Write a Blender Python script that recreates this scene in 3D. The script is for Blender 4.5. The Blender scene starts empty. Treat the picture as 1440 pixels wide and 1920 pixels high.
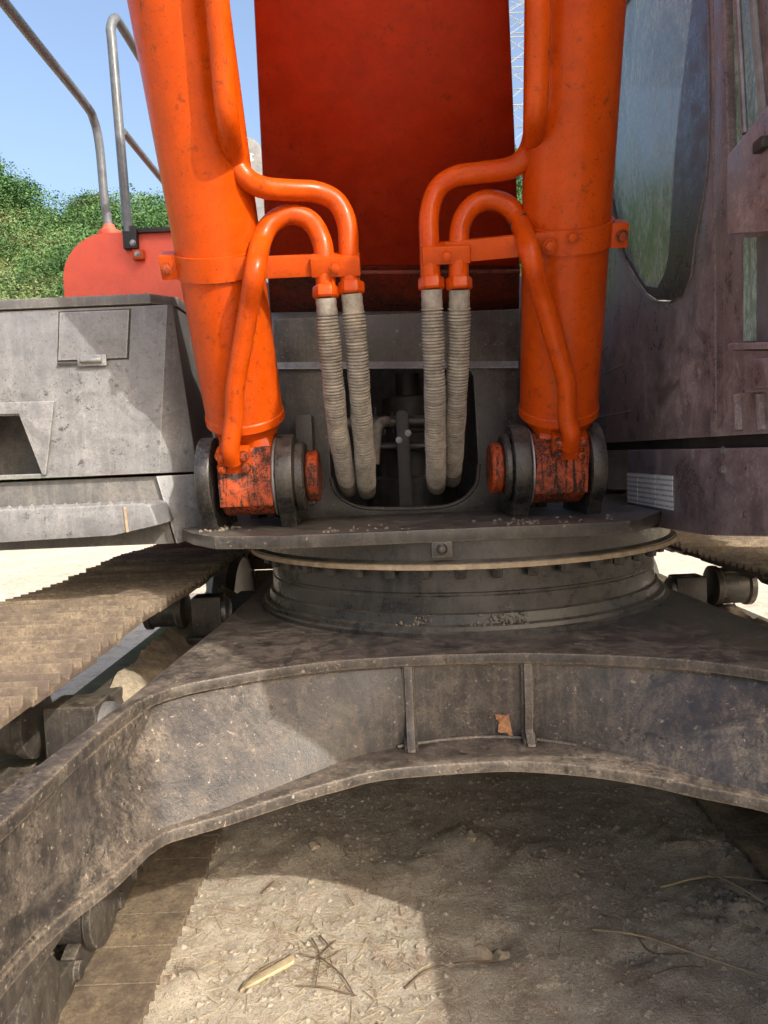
import bpy, bmesh, math, random
import numpy as np
from mathutils import Vector, Matrix, noise
random.seed(7); rng = np.random.default_rng(7)
SC = bpy.context.scene
COL = SC.collection
R = math.radians
# ------------------------------------------------------------------ camera
F_PX = 1387.0; PITCH = R(4.33); ROLL = R(2.4); CAM_Z = 1.6
cF = Vector((0, math.cos(PITCH), -math.sin(PITCH)))
R0 = Vector((1, 0, 0)); U0 = Vector((0, math.sin(PITCH), math.cos(PITCH)))
cR = R0*math.cos(ROLL) - U0*math.sin(ROLL)
cU = R0*math.sin(ROLL) + U0*math.cos(ROLL)
C0 = Vector((0, 0, CAM_Z))
cam = bpy.data.cameras.new('camera'); cam_o = bpy.data.objects.new('camera', cam); COL.objects.link(cam_o)
cam.sensor_fit = 'VERTICAL'; cam.sensor_height = 36; cam.lens = F_PX/1920*36
cam.clip_start = 0.05; cam.clip_end = 3000
mw = Matrix.Identity(4)
for i in range(3):
    mw[i][0] = cR[i]; mw[i][1] = cU[i]; mw[i][2] = -cF[i]; mw[i][3] = C0[i]
cam_o.matrix_world = mw
SC.camera = cam_o
# ------------------------------------------------------------------ sky, sun, exposure
SUN = Vector((0.97, -1.17, 1.0)).normalized()          # direction towards the sun
el = math.asin(SUN.z); az = math.atan2(SUN.x, SUN.y)
w = bpy.data.worlds.new('World'); SC.world = w; w.use_nodes = True
nt = w.node_tree; bg = nt.nodes['Background']
sky = nt.nodes.new('ShaderNodeTexSky'); sky.sky_type = 'NISHITA'; sky.sun_disc = False
sky.sun_elevation = el; sky.sun_rotation = az; sky.air_density = 1.0; sky.dust_density = 6.5; sky.ozone_density = 1.3
nt.links.new(sky.outputs[0], bg.inputs[0]); bg.inputs[1].default_value = 0.15
sl = bpy.data.lights.new('sun', 'SUN'); so = bpy.data.objects.new('sun', sl); COL.objects.link(so)
sl.energy = 2.25; sl.angle = R(0.6); sl.color = (1.0, 0.94, 0.84)
so.rotation_euler = SUN.to_track_quat('Z', 'Y').to_euler(); so.location = (5, -8, 12)
SC.view_settings.view_transform = 'Standard'; SC.view_settings.look = 'None'
SC.view_settings.exposure = 1.22; SC.view_settings.gamma = 1.0; SC.view_settings.use_curve_mapping = False

# ------------------------------------------------------------------ measuring: a picture point at a known distance / on a known plane
def ray(px, py): return cF + cR*((px-720)/F_PX) - cU*((py-960)/F_PX)
def at(px, py, Y):
    d = ray(px, py); return C0 + d*(Y/d.y)
def atX(px, py, X):
    d = ray(px, py); return C0 + d*(X/d.x)
def atZ(px, py, Z):
    d = ray(px, py); return C0 + d*((Z-CAM_Z)/d.z)

# ------------------------------------------------------------------ materials
def nodes_of(m):
    m.use_nodes = True; t = m.node_tree
    return t, t.nodes['Principled BSDF']
def mix(t, a, b, fac):
    n = t.nodes.new('ShaderNodeMix'); n.data_type = 'RGBA'
    for s, v in (('A', a), ('B', b)):
        i = [x for x in n.inputs if x.name == s and x.type == 'RGBA'][0]
        if isinstance(v, tuple): i.default_value = (*v, 1)
        else: t.links.new(v, i)
    if isinstance(fac, float): n.inputs[0].default_value = fac
    else: t.links.new(fac, n.inputs[0])
    return [x for x in n.outputs if x.type == 'RGBA'][0]
def noise_n(t, vec, scale, detail=6, rough=.6, dist=0):
    n = t.nodes.new('ShaderNodeTexNoise'); n.inputs['Scale'].default_value = scale
    n.inputs['Detail'].default_value = detail; n.inputs['Roughness'].default_value = rough; n.inputs['Distortion'].default_value = dist
    t.links.new(vec, n.inputs['Vector']); return n.outputs['Fac']
def ramp(t, fac, lo, hi, a=0.0, b=1.0):
    n = t.nodes.new('ShaderNodeMapRange'); n.inputs[1].default_value = lo; n.inputs[2].default_value = hi
    n.inputs[3].default_value = a; n.inputs[4].default_value = b; n.clamp = True
    t.links.new(fac, n.inputs[0]); return n.outputs[0]
def math_n(t, op, a, b):
    n = t.nodes.new('ShaderNodeMath'); n.operation = op
    for i, v in enumerate((a, b)):
        if isinstance(v, (int, float)): n.inputs[i].default_value = v
        else: t.links.new(v, n.inputs[i])
    return n.outputs[0]
def coords(t, scale=(1, 1, 1), world=True):
    if world: src = t.nodes.new('ShaderNodeNewGeometry').outputs['Position']
    else: src = t.nodes.new('ShaderNodeTexCoord').outputs['Object']
    mp = t.nodes.new('ShaderNodeMapping'); mp.inputs['Scale'].default_value = scale
    t.links.new(src, mp.inputs['Vector']); return mp.outputs[0]
def paint(name, base, dust=(.33, .27, .2), dust_amt=.5, rough=.45, metal=0.0, chip=(.05, .035, .025), chips=.5, streak=.3, bump=.15, up=.5, scale=1.0, spots=None, coat=0.0, contrast=1.0, stain=None, spec=.5, stain_amt=.8, edge=0.0):
    """worn paint: patchy dust, runs, chips, a little more dust on faces that look up"""
    m = bpy.data.materials.new(name); t, p = nodes_of(m)
    v = coords(t)
    big = noise_n(t, v, 2.6*scale, 9, .7, .6); mid = noise_n(t, v, 15*scale, 9, .75, .3); fine = noise_n(t, v, 120*scale, 5, .75); grit = noise_n(t, v, 300*scale, 2, .7)
    vs = coords(t, (11, 11, .8)); run = noise_n(t, vs, 3.5*scale, 7, .7)
    var = mix(t, tuple(c*(1-.32*contrast) for c in base), tuple(min(1, c*(1+.30*contrast)) for c in base), ramp(t, mid, .36, .64))
    # dust lies in blotches that break up into grains
    grain = ramp(t, math_n(t, 'ADD', math_n(t, 'MULTIPLY', fine, .6), math_n(t, 'MULTIPLY', grit, .4)), .42, .60)
    blot = math_n(t, 'MULTIPLY', ramp(t, big, .38, .66), ramp(t, mid, .38, .60, .25, 1))
    d = math_n(t, 'MULTIPLY', blot, math_n(t, 'ADD', math_n(t, 'MULTIPLY', grain, .75), .25))
    d = math_n(t, 'ADD', d, math_n(t, 'MULTIPLY', math_n(t, 'MULTIPLY', ramp(t, run, .50, .66), streak), ramp(t, fine, .3, .6, .4, 1)))
    d = math_n(t, 'ADD', d, math_n(t, 'MULTIPLY', ramp(t, grit, .60, .72), .30))
    d = math_n(t, 'MULTIPLY', d, dust_amt)
    if up > 0:
        g = t.nodes.new('ShaderNodeNewGeometry'); s = t.nodes.new('ShaderNodeSeparateXYZ'); t.links.new(g.outputs['Normal'], s.inputs[0])
        d = math_n(t, 'ADD', d, math_n(t, 'MULTIPLY', ramp(t, s.outputs[2], .5, .95), math_n(t, 'MULTIPLY', ramp(t, mid, .35, .62, .15, 1), math_n(t, 'MULTIPLY', ramp(t, grain, 0, 1, .55, 1), up))))
    d = ramp(t, d, 0, 1)
    col = mix(t, var, dust, d)
    if chips:
        v2 = noise_n(t, v, 34*scale, 6, .8, .3)
        ch = math_n(t, 'MULTIPLY', ramp(t, v2, .575, .61), ramp(t, big, .40, .58)); ch = math_n(t, 'MULTIPLY', ch, chips); col = mix(t, col, chip, ch)
        v3 = noise_n(t, v, 150*scale, 3, .8); col = mix(t, col, chip, math_n(t, 'MULTIPLY', ramp(t, v3, .615, .65), chips*.8))
    if spots:
        sp = noise_n(t, v, 60*scale, 4, .7, .2); col = mix(t, col, spots, math_n(t, 'MULTIPLY', ramp(t, sp, .64, .68), .75))
    if stain:
        st_ = noise_n(t, v, 5.5*scale, 7, .7, 1.2); col = mix(t, col, stain, math_n(t, 'MULTIPLY', ramp(t, st_, .54, .64), stain_amt))
    if edge:
        bv = t.nodes.new('ShaderNodeBevel'); bv.samples = 4; bv.inputs['Radius'].default_value = .011
        gg = t.nodes.new('ShaderNodeNewGeometry'); dp = t.nodes.new('ShaderNodeVectorMath'); dp.operation = 'DOT_PRODUCT'
        t.links.new(bv.outputs[0], dp.inputs[0]); t.links.new(gg.outputs['Normal'], dp.inputs[1])
        em = math_n(t, 'MULTIPLY', ramp(t, dp.outputs['Value'], .97, .86), ramp(t, fine, .36, .58))
        col = mix(t, col, dust, math_n(t, 'MULTIPLY', em, edge))
    t.links.new(col, p.inputs['Base Color'])
    t.links.new(ramp(t, math_n(t, 'ADD', d, math_n(t, 'MULTIPLY', math_n(t, 'SUBTRACT', mid, .5), .5)), 0, .8, rough, .92), p.inputs['Roughness'])
    p.inputs['Metallic'].default_value = metal; p.inputs['Specular IOR Level'].default_value = spec
    p.inputs['Coat Weight'].default_value = coat; p.inputs['Coat Roughness'].default_value = .12
    if bump:
        b = t.nodes.new('ShaderNodeBump'); b.inputs['Strength'].default_value = bump; b.inputs['Distance'].default_value = .004
        hh = math_n(t, 'ADD', fine, math_n(t, 'MULTIPLY', mid, .8))
        t.links.new(hh, b.inputs['Height']); t.links.new(b.outputs[0], p.inputs['Normal'])
    return m
ORANGE = paint('orange_paint', (.50, .060, .0008), spec=.22, dust=(.34, .075, .012), dust_amt=.3, rough=.30, chips=.8, chip=(.10, .022, .010), streak=.45, bump=.07, up=.2, coat=.06, contrast=.38, stain=(.40, .034, .002), stain_amt=.35, edge=.25)
ORANGE_GR = paint('grimy_orange_paint', (.52, .068, .002), dust=(.012, .010, .008), dust_amt=2.4, rough=.36, chips=1, chip=(.02, .015, .01), streak=.5, bump=.5, up=0, scale=2.0, contrast=.7, stain=(.016, .013, .010), stain_amt=.95)
RED = paint('red_boom_paint', (.30, .0165, .0015), spec=.2, dust=(.26, .045, .012), dust_amt=.35, rough=.40, chips=.8, chip=(.14, .018, .006), streak=.4, bump=.10, up=.1, contrast=.5)
RED_GR = paint('grimy_red_paint', (.22, .024, .006), dust=(.016, .014, .011), dust_amt=2.0, rough=.45, chips=.7, up=0, scale=1.6, stain=(.02, .016, .012))
PANEL = paint('red_cover_paint', (.76, .10, .048), dust=(.5, .25, .16), dust_amt=.22, rough=.5, chips=.2, bump=.05, contrast=.25)
GREY = paint('dark_grey_paint', (.140, .142, .150), dust=(.37, .36, .345), dust_amt=.66, rough=.40, chips=.9, chip=(.05, .05, .055), spots=(.06, .06, .065), up=.6, contrast=.5, edge=.7, stain=(.09, .09, .092), stain_amt=.5)
CABP = paint('charcoal_cab_paint', (.125, .094, .098), dust=(.50, .42, .405), dust_amt=.80, rough=.27, chips=.8, chip=(.34, .28, .26), spots=(.40, .34, .33), streak=.16, up=.7, contrast=.7, stain=(.07, .055, .055), stain_amt=.6, edge=.5)
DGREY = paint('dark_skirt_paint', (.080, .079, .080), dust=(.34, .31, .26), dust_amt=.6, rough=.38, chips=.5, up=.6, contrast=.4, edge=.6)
FRAME = paint('frame_steel', (.026, .024, .024), dust=(.25, .21, .155), dust_amt=.50, rough=.30, chips=.5, spots=(.26, .22, .17), up=.35, bump=.3, edge=.55)
BODY = paint('carbody_steel', (.030, .027, .027), dust=(.25, .20, .145), dust_amt=.70, rough=.36, chips=.9, chip=(.012, .012, .012), spots=(.30, .25, .19), up=.30, bump=.4, stain=(.012, .012, .013), stain_amt=.6, edge=.85)
RING = paint('swing_ring_steel', (.022, .022, .023), dust=(.20, .165, .11), dust_amt=.38, rough=.26, chips=.5, up=.6, bump=.15, stain=(.008, .008, .008))
MASK = paint('dark_window_border', (.045, .032, .032), dust=(.26, .20, .19), dust_amt=.5, rough=.25, chips=.3, up=0, contrast=.4)
GREASY = paint('greasy_steel', (.020, .019, .019), dust=(.20, .165, .115), dust_amt=.45, rough=.24, chips=.6, chip=(.10, .095, .09), up=.2, bump=.25, stain=(.008, .008, .008), edge=.35)
CAKED = paint('caked_mud', (.17, .14, .105), dust=(.30, .25, .18), dust_amt=.7, rough=.95, chips=.5, bump=.8, up=0, scale=3)
RUST = paint('rusty_rim', (.30, .22, .14), dust=(.45, .39, .27), dust_amt=.9, rough=.7, chips=.9, chip=(.22, .07, .02), scale=2)
RUSTY = paint('orange_rust', (.26, .10, .045), dust=(.42, .30, .16), dust_amt=.9, rough=.8, chips=.8, chip=(.10, .04, .02), scale=3)
TRACK = paint('muddy_track_steel', (.09, .066, .050), dust=(.42, .33, .20), dust_amt=.75, rough=.75, chips=.6, chip=(.03, .025, .02), up=.12, bump=.5, contrast=.6)
BLACK = paint('black_grease', (.018, .017, .016), dust=(.2, .17, .13), dust_amt=.35, rough=.42, chips=0, up=.35)
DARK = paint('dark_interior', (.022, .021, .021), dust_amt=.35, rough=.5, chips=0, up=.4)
HOSE = paint('hose_guard', (.20, .18, .155), dust=(.42, .36, .28), dust_amt=1.1, rough=.65, chips=.6, chip=(.06, .05, .045), scale=2, bump=.2, up=.2)
STEEL = paint('dull_steel', (.30, .30, .31), dust=(.3, .25, .18), dust_amt=.5, rough=.35, metal=.6, chips=.5)
RAIL = paint('handrail_paint', (.11, .12, .13), dust=(.25, .24, .22), dust_amt=.35, rough=.28, chips=.4, up=0)
GREYPL = paint('light_grey_plastic', (.17, .175, .18), dust_amt=.2, rough=.5, chips=.1)
RUBBER = paint('black_rubber', (.014, .014, .014), dust_amt=.2, rough=.6, chips=0, up=.1)
WHITE = paint('white_print', (.75, .75, .73), dust_amt=.2, rough=.5, chips=0, up=0)
DIRT = paint('loose_dirt', (.38, .31, .22), dust=(.55, .47, .35), dust_amt=.8, rough=.95, chips=.5, bump=.8, up=0, scale=3)

def glass_mat():
    m = bpy.data.materials.new('dusty_cab_glass'); t, p = nodes_of(m)
    v = coords(t, (1, 1, .45)); n1 = noise_n(t, v, 6, 10, .78, 1.0); n2 = noise_n(t, coords(t, (1, 1, .4)), 70, 6, .75)
    d = math_n(t, 'MULTIPLY', ramp(t, n1, .28, .62), ramp(t, n2, .36, .6, .45, 1))
    t.links.new(mix(t, (.10, .19, .145), (.44, .62, .52), d), p.inputs['Base Color'])
    t.links.new(ramp(t, d, 0, .8, .62, .97), p.inputs['Alpha'])
    t.links.new(ramp(t, d, 0, 1, .04, .45), p.inputs['Roughness'])
    p.inputs['IOR'].default_value = 1.6; p.inputs['Specular IOR Level'].default_value = .45
    return m
GLASS = glass_mat()
def label_mat():
    m = bpy.data.materials.new('printed_label'); t, p = nodes_of(m)
    v = coords(t); s = t.nodes.new('ShaderNodeSeparateXYZ'); t.links.new(v, s.inputs[0])
    line = math_n(t, 'FRACT', math_n(t, 'MULTIPLY', s.outputs[2], 60.0), 0)
    sel = math_n(t, 'LESS_THAN', line, .38)
    vw = coords(t, (1, 260, 95)); words = ramp(t, noise_n(t, vw, 1, 2, .5), .40, .46)
    k = math_n(t, 'MULTIPLY', math_n(t, 'MULTIPLY', sel, words), .75)
    gr = noise_n(t, v, 30, 6, .7)
    c = mix(t, (.72, .72, .69), (.14, .14, .14), k); c = mix(t, c, (.25, .2, .15), ramp(t, gr, .55, .8, 0, .6))
    t.links.new(c, p.inputs['Base Color']); p.inputs['Roughness'].default_value = .5
    return m
LABEL = label_mat()
def ground_mat():
    m = bpy.data.materials.new('sandy_soil'); t, p = nodes_of(m)
    v = coords(t); a = noise_n(t, v, .9, 9, .6, .5); b = noise_n(t, v, 7, 9, .75, .4); c = noise_n(t, v, 80, 7, .8); e = noise_n(t, v, 190, 4, .8, .3)
    col = mix(t, (.66, .55, .42), (.80, .72, .58), ramp(t, a, .3, .7))
    col = mix(t, col, (.50, .375, .28), ramp(t, b, .48, .62, 0, .9)); f2 = noise_n(t, v, 28, 8, .8, .5); col = mix(t, col, (.33, .245, .18), ramp(t, f2, .53, .66, 0, .65))
    col = mix(t, col, (.86, .80, .68), ramp(t, c, .52, .62, 0, .8))
    col = mix(t, col, (.14, .10, .07), ramp(t, e, .55, .64, 0, .85))
    t.links.new(col, p.inputs['Base Color']); p.inputs['Roughness'].default_value = .95; p.inputs['Specular IOR Level'].default_value = .15
    bm_ = t.nodes.new('ShaderNodeBump'); bm_.inputs['Strength'].default_value = 1.0; bm_.inputs['Distance'].default_value = .024
    h = math_n(t, 'ADD', math_n(t, 'MULTIPLY', c, .8), math_n(t, 'ADD', math_n(t, 'MULTIPLY', e, .35), b))
    t.links.new(h, bm_.inputs['Height']); t.links.new(bm_.outputs[0], p.inputs['Normal'])
    return m
GROUND = ground_mat()
def leaf_mat(name, a, b, c=None):
    m = bpy.data.materials.new(name); t, p = nodes_of(m)
    v = coords(t); n1 = noise_n(t, v, .35, 6, .6); n2 = noise_n(t, v, 3.5, 4, .7)
    col = mix(t, a, b, ramp(t, n2, .3, .7))
    if c: col = mix(t, col, c, ramp(t, n1, .5, .68, 0, .85))
    n3 = noise_n(t, v, .9, 5, .7, .5); col = mix(t, col, tuple(x*.45 for x in a), ramp(t, n3, .48, .62, 0, .8))
    t.links.new(col, p.inputs['Base Color']); p.inputs['Roughness'].default_value = .6
    p.inputs['Specular IOR Level'].default_value = .25
    return m
LEAF = leaf_mat('bush_leaves', (.035, .10, .032), (.085, .175, .055), (.13, .18, .06))
LEAF2 = leaf_mat('weed_leaves', (.075, .15, .05), (.17, .24, .085), (.27, .23, .13))
HILLM = leaf_mat('hill_soil_and_grass', (.07, .10, .03), (.15, .15, .06), (.25, .19, .11))
BARK = paint('bark', (.10, .075, .05), dust_amt=.2, rough=.9, chips=0)
STRAWM = paint('dry_straw', (.30, .235, .14), dust_amt=.3, rough=.8, chips=0, up=0)
TWIGM = paint('dry_twig', (.12, .08, .05), dust_amt=.3, rough=.85, chips=0, up=0)
WOODM = paint('split_wood', (.42, .33, .20), dust_amt=.2, rough=.8, chips=.1, up=0)
GALV = paint('galvanised_lattice', (.42, .44, .46), dust_amt=.1, rough=.5, metal=.3, chips=0)

# ------------------------------------------------------------------ mesh helpers
class M:
    def __init__(s): s.v = []; s.f = []
    def add(s, vs, fs):
        b = len(s.v); s.v += [Vector(x) for x in vs]; s.f += [tuple(b+i for i in f) for f in fs]; return s
    def box(s, lo, hi, rot=None, piv=None):
        vs = [Vector((x, y, z)) for x in (lo[0], hi[0]) for y in (lo[1], hi[1]) for z in (lo[2], hi[2])]
        if rot is not None:
            pv = Vector(piv) if piv is not None else (Vector(lo)+Vector(hi))/2
            vs = [rot @ (x-pv) + pv for x in vs]
        return s.add(vs, [(0, 1, 3, 2), (4, 6, 7, 5), (0, 4, 5, 1), (2, 3, 7, 6), (0, 2, 6, 4), (1, 5, 7, 3)])
    def prism(s, poly, plane, a0, a1):
        """polygon in plane 'XY' / 'XZ' / 'YZ', pulled out between a0 and a1 on the third axis"""
        def mk(p, a):
            if plane == 'XY': return (p[0], p[1], a)
            if plane == 'XZ': return (p[0], a, p[1])
            return (a, p[0], p[1])
        n = len(poly)
        vs = [mk(p, a0) for p in poly] + [mk(p, a1) for p in poly]
        fs = [tuple(range(n)), tuple(range(2*n-1, n-1, -1))] + [(i, n+i, n+(i+1) % n, (i+1) % n) for i in range(n)]
        return s.add(vs, fs)
    def loft(s, rings, caps=True, closed=True):
        n = len(rings[0]); vs = [p for r in rings for p in r]; fs = []
        for k in range(len(rings)-1):
            for i in range(n if closed else n-1):
                j = (i+1) % n; fs.append((k*n+i, k*n+j, (k+1)*n+j, (k+1)*n+i))
        if caps: fs += [tuple(range(n-1, -1, -1)), tuple((len(rings)-1)*n+i for i in range(n))]
        return s.add(vs, fs)
    def tube(s, pts, r, n=14, caps=True):
        pts = [Vector(p) for p in pts]; rs = r if isinstance(r, (list, tuple)) else [r]*len(pts)
        tans = []
        for i in range(len(pts)):
            a = pts[max(0, i-1)]; b = pts[min(len(pts)-1, i+1)]; tans.append((b-a).normalized())
        up = Vector((0, 0, 1)) if abs(tans[0].z) < .9 else Vector((0, 1, 0))
        x = tans[0].cross(up).normalized(); rings = []
        for i, p in enumerate(pts):
            x = (x - tans[i]*x.dot(tans[i])).normalized(); y = tans[i].cross(x)
            rings.append([p + (x*math.cos(2*math.pi*k/n) + y*math.sin(2*math.pi*k/n))*rs[i] for k in range(n)])
        return s.loft(rings, caps)
    def lathe(s, o, d, prof, n=32, caps=True):
        """prof: (distance along d, radius)"""
        o = Vector(o); d = Vector(d).normalized(); up = Vector((0, 0, 1)) if abs(d.z) < .9 else Vector((0, 1, 0))
        x = d.cross(up).normalized(); y = d.cross(x)
        return s.loft([[o+d*t+(x*math.cos(2*math.pi*k/n)+y*math.sin(2*math.pi*k/n))*r for k in range(n)] for t, r in prof], caps)
    def ring(s, outer, inner, plane, a0, a1, n=48):
        """plate with a hole: both loops star-shaped about the hole's middle"""
        c = Vector((sum(p[0] for p in inner)/len(inner), sum(p[1] for p in inner)/len(inner)))
        angs = [2*math.pi*i/n for i in range(n)] + [math.atan2(p[1]-c.y, p[0]-c.x) % (2*math.pi) for p in list(outer)+list(inner)]
        angs = sorted(set(round(a, 5) for a in angs))
        def hit(poly, a):
            d = Vector((math.cos(a), math.sin(a))); best = None
            for i in range(len(poly)):
                p = Vector(poly[i])-c; q = Vector(poly[(i+1) % len(poly)])-c; e = q-p
                den = d.x*e.y-d.y*e.x
                if abs(den) < 1e-12: continue
                tt = (p.x*e.y-p.y*e.x)/den; u = (p.x*d.y-p.y*d.x)/den
                if tt > 0 and -1e-4 <= u <= 1+1e-4 and (best is None or tt > best): best = tt
            return c+d*(best or 0)
        O = [hit(outer, a) for a in angs]; I = [hit(inner, a) for a in angs]; k = len(angs)
        def mk(p, a):
            if plane == 'XY': return (p[0], p[1], a)
            if plane == 'XZ': return (p[0], a, p[1])
            return (a, p[0], p[1])
        vs = [mk(p, a0) for p in O]+[mk(p, a0) for p in I]+[mk(p, a1) for p in O]+[mk(p, a1) for p in I]
        fs = []
        for i in range(k):
            j = (i+1) % k
            fs += [(i, j, k+j, k+i), (2*k+i, 3*k+i, 3*k+j, 2*k+j), (i, 2*k+i, 2*k+j, j), (k+i, k+j, 3*k+j, 3*k+i)]
        return s.add(vs, fs)
    def mesh(s, name, mat, bevel=0, smooth=35, origin=None, seg=2):
        bm = bmesh.new()
        vv = [bm.verts.new(p - origin if origin else p) for p in s.v]
        for f in s.f:
            try: bm.faces.new([vv[i] for i in f])
            except ValueError: pass
        bmesh.ops.recalc_face_normals(bm, faces=bm.faces)
        if bevel:
            es = [e for e in bm.edges if len(e.link_faces) == 2 and e.calc_face_angle(0) > R(38)]
            bmesh.ops.bevel(bm, geom=es, offset=bevel, segments=seg, profile=.6, affect='EDGES', clamp_overlap=True)
        me = bpy.data.meshes.new(name); bm.to_mesh(me); bm.free()
        me.materials.append(mat)
        if smooth:
            me.shade_smooth() if hasattr(me, 'shade_smooth') else None
            me.set_sharp_from_angle(angle=R(smooth))
        return me
WORLD = {}
def empty(name, loc, label=None, cat=None, group=None):
    o = bpy.data.objects.new(name, None); COL.objects.link(o); o.location = loc; o.empty_display_size = .2
    WORLD[o] = Vector(loc)
    tag(o, label, cat, group); return o
def tag(o, label=None, cat=None, group=None, kind=None):
    if label: o['label'] = label
    if cat: o['category'] = cat
    if group: o['group'] = group
    if kind: o['kind'] = kind
    return o
def build(name, m, mat, parent=None, bevel=0, smooth=35, kind=None, label=None, seg=2):
    lo = [min(v[i] for v in m.v) for i in range(3)]; hi = [max(v[i] for v in m.v) for i in range(3)]
    c = Vector([(a+b)/2 for a, b in zip(lo, hi)])
    me = m.mesh(name, mat, bevel, smooth, c, seg)
    o = bpy.data.objects.new(name, me); COL.objects.link(o); WORLD[o] = c
    if parent: o.parent = parent; o.location = c - WORLD[parent]
    else: o.location = c
    if kind: o['kind'] = kind
    if label: o['label'] = label
    return o
def inst(name, me, mat4, parent):
    o = bpy.data.objects.new(name, me); COL.objects.link(o)
    loc, q, sc = mat4.decompose(); o.parent = parent
    o.location = loc - (WORLD[parent] if parent else Vector()); o.rotation_mode = 'QUATERNION'; o.rotation_quaternion = q; o.scale = sc
    WORLD[o] = loc; return o
def spline(ctrl, k=8):
    P = [Vector(p) for p in ctrl]; P = [P[0]*2-P[1]] + P + [P[-1]*2-P[-2]]; out = []
    for i in range(1, len(P)-2):
        a, b, c, d = P[i-1:i+3]
        for j in range(k):
            t = j/k
            out.append(.5*((2*b)+(c-a)*t+(2*a-5*b+4*c-d)*t*t+(3*b-a-3*c+d)*t**3))
    out.append(P[-2]); return out
def frame_mat(loc, zdir, ydir=(0, 0, 1)):
    z = Vector(zdir).normalized(); y = Vector(ydir); x = y.cross(z)
    if x.length < 1e-4: x = Vector((1, 0, 0))
    x.normalize(); y = z.cross(x); m = Matrix.Identity(4)
    for i in range(3): m[i][0] = x[i]; m[i][1] = y[i]; m[i][2] = z[i]; m[i][3] = loc[i]
    return m
def hexbolt(r, h, mat, name='bolt'):
    m = M(); m.lathe((0, 0, 0), (0, 0, 1), [(0, r*1.35), (h*.18, r*1.35)], 20)
    m.lathe((0, 0, h*.18), (0, 0, 1), [(0, r), (h*.75, r), (h*.82, r*.8)], 6)
    return m.mesh(name, mat, 0, 30)
BOLT_O = hexbolt(.013, .016, ORANGE); BOLT_OG = hexbolt(.013, .018, ORANGE_GR); BOLT_R = hexbolt(.018, .03, RING); BOLT_S = hexbolt(.009, .010, STEEL); BOLT_F = hexbolt(.012, .014, FRAME)

# ------------------------------------------------------------------ ground, hill
def terrain(x, y):
    z = .020*noise.noise((x*.9, y*.9, 3)) + .014*noise.noise((x*3.1, y*3.1, 9)) + .010*noise.noise((x*9, y*9, 4)) + .0075*noise.noise((x*21, y*21, 2)) + .006*abs(noise.noise((x*33, y*33, 6)))
    for cx, cy, r, a in PITS: 
        d2 = ((x-cx)**2+(y-cy)**2)/(r*r)
        if d2 < 6: z += a*math.exp(-d2)*(1+.8*noise.noise((x*16, y*16, 1)))
    return z
PITS = []
for px, py, r, a in ((915, 1765, .09, -.05), (880, 1760, .06, .03), (1370, 1725, .16, .05), (860, 1590, .12, .05), (760, 1640, .1, .03), (1180, 1790, .06, -.03), (590, 1590, .1, .03), (1000, 1610, .12, .03), (1260, 1590, .15, .035), (350, 1850, .06, .02)):
    p = atZ(px, py, 0); PITS.append((p.x, p.y, r, a))
def axis(lo, hi, step, far):
    mid = list(np.arange(lo, hi+1e-6, step)); out = []; d = step; x = lo
    left = []
    while x > -far: d *= 1.35; x -= d; left.append(x)
    right = []; d = step; x = hi
    while x < far: d *= 1.35; x += d; right.append(x)
    return left[::-1]+mid+right
gx = axis(-2.2, 2.6, .022, 700); gy = axis(1.0, 5.0, .022, 700)
vs = []; nx = len(gx)
for y in gy:
    for x in gx:
        near = max(0, 1-max(0, max(-2.2-x, x-2.6, 1.0-y, y-5.0))/6)
        vs.append((x, y, terrain(x, y)*near if near > 0 else 0))
fs = [(j*nx+i, j*nx+i+1, (j+1)*nx+i+1, (j+1)*nx+i) for j in range(len(gy)-1) for i in range(nx-1)]
me = bpy.data.meshes.new('ground'); me.from_pydata(vs, [], fs); me.materials.append(GROUND); me.shade_smooth()
ground = bpy.data.objects.new('ground', me); COL.objects.link(ground); ground['kind'] = 'structure'

def hill_z(x, y):
    base = 15.0 + 2.0*noise.noise((x*.03, 0, 5))
    t = (y-base)/24.0
    if t < 0: return t*6
    crest = 14.0 + .9*noise.noise((x*.09+3, 0, 1)) + 3.0*min(1, max(0, (-16-x)/4))
    s = min(1.0, t); h = crest*(s*(1.28-.28*s))
    if t > 1: h = crest + (t-1)*2.0
    return h + (.9*noise.noise((x*.16, y*.16, 7)) + .35*noise.noise((x*.5, y*.5, 2)))*min(1, max(0, t*4))
hx = np.linspace(-110, 110, 150); hy = np.concatenate([np.linspace(11, 46, 60), [50, 56, 64, 76, 92]])
vs = [(x, y, hill_z(x, y)-.05) for y in hy for x in hx]; n = len(hx)
fs = [(j*n+i, j*n+i+1, (j+1)*n+i+1, (j+1)*n+i) for j in range(len(hy)-1) for i in range(n-1)]
me = bpy.data.meshes.new('hill'); me.from_pydata(vs, [], fs); me.materials.append(HILLM); me.shade_smooth()
hill = bpy.data.objects.new('hill', me); COL.objects.link(hill); hill['kind'] = 'structure'

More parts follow.
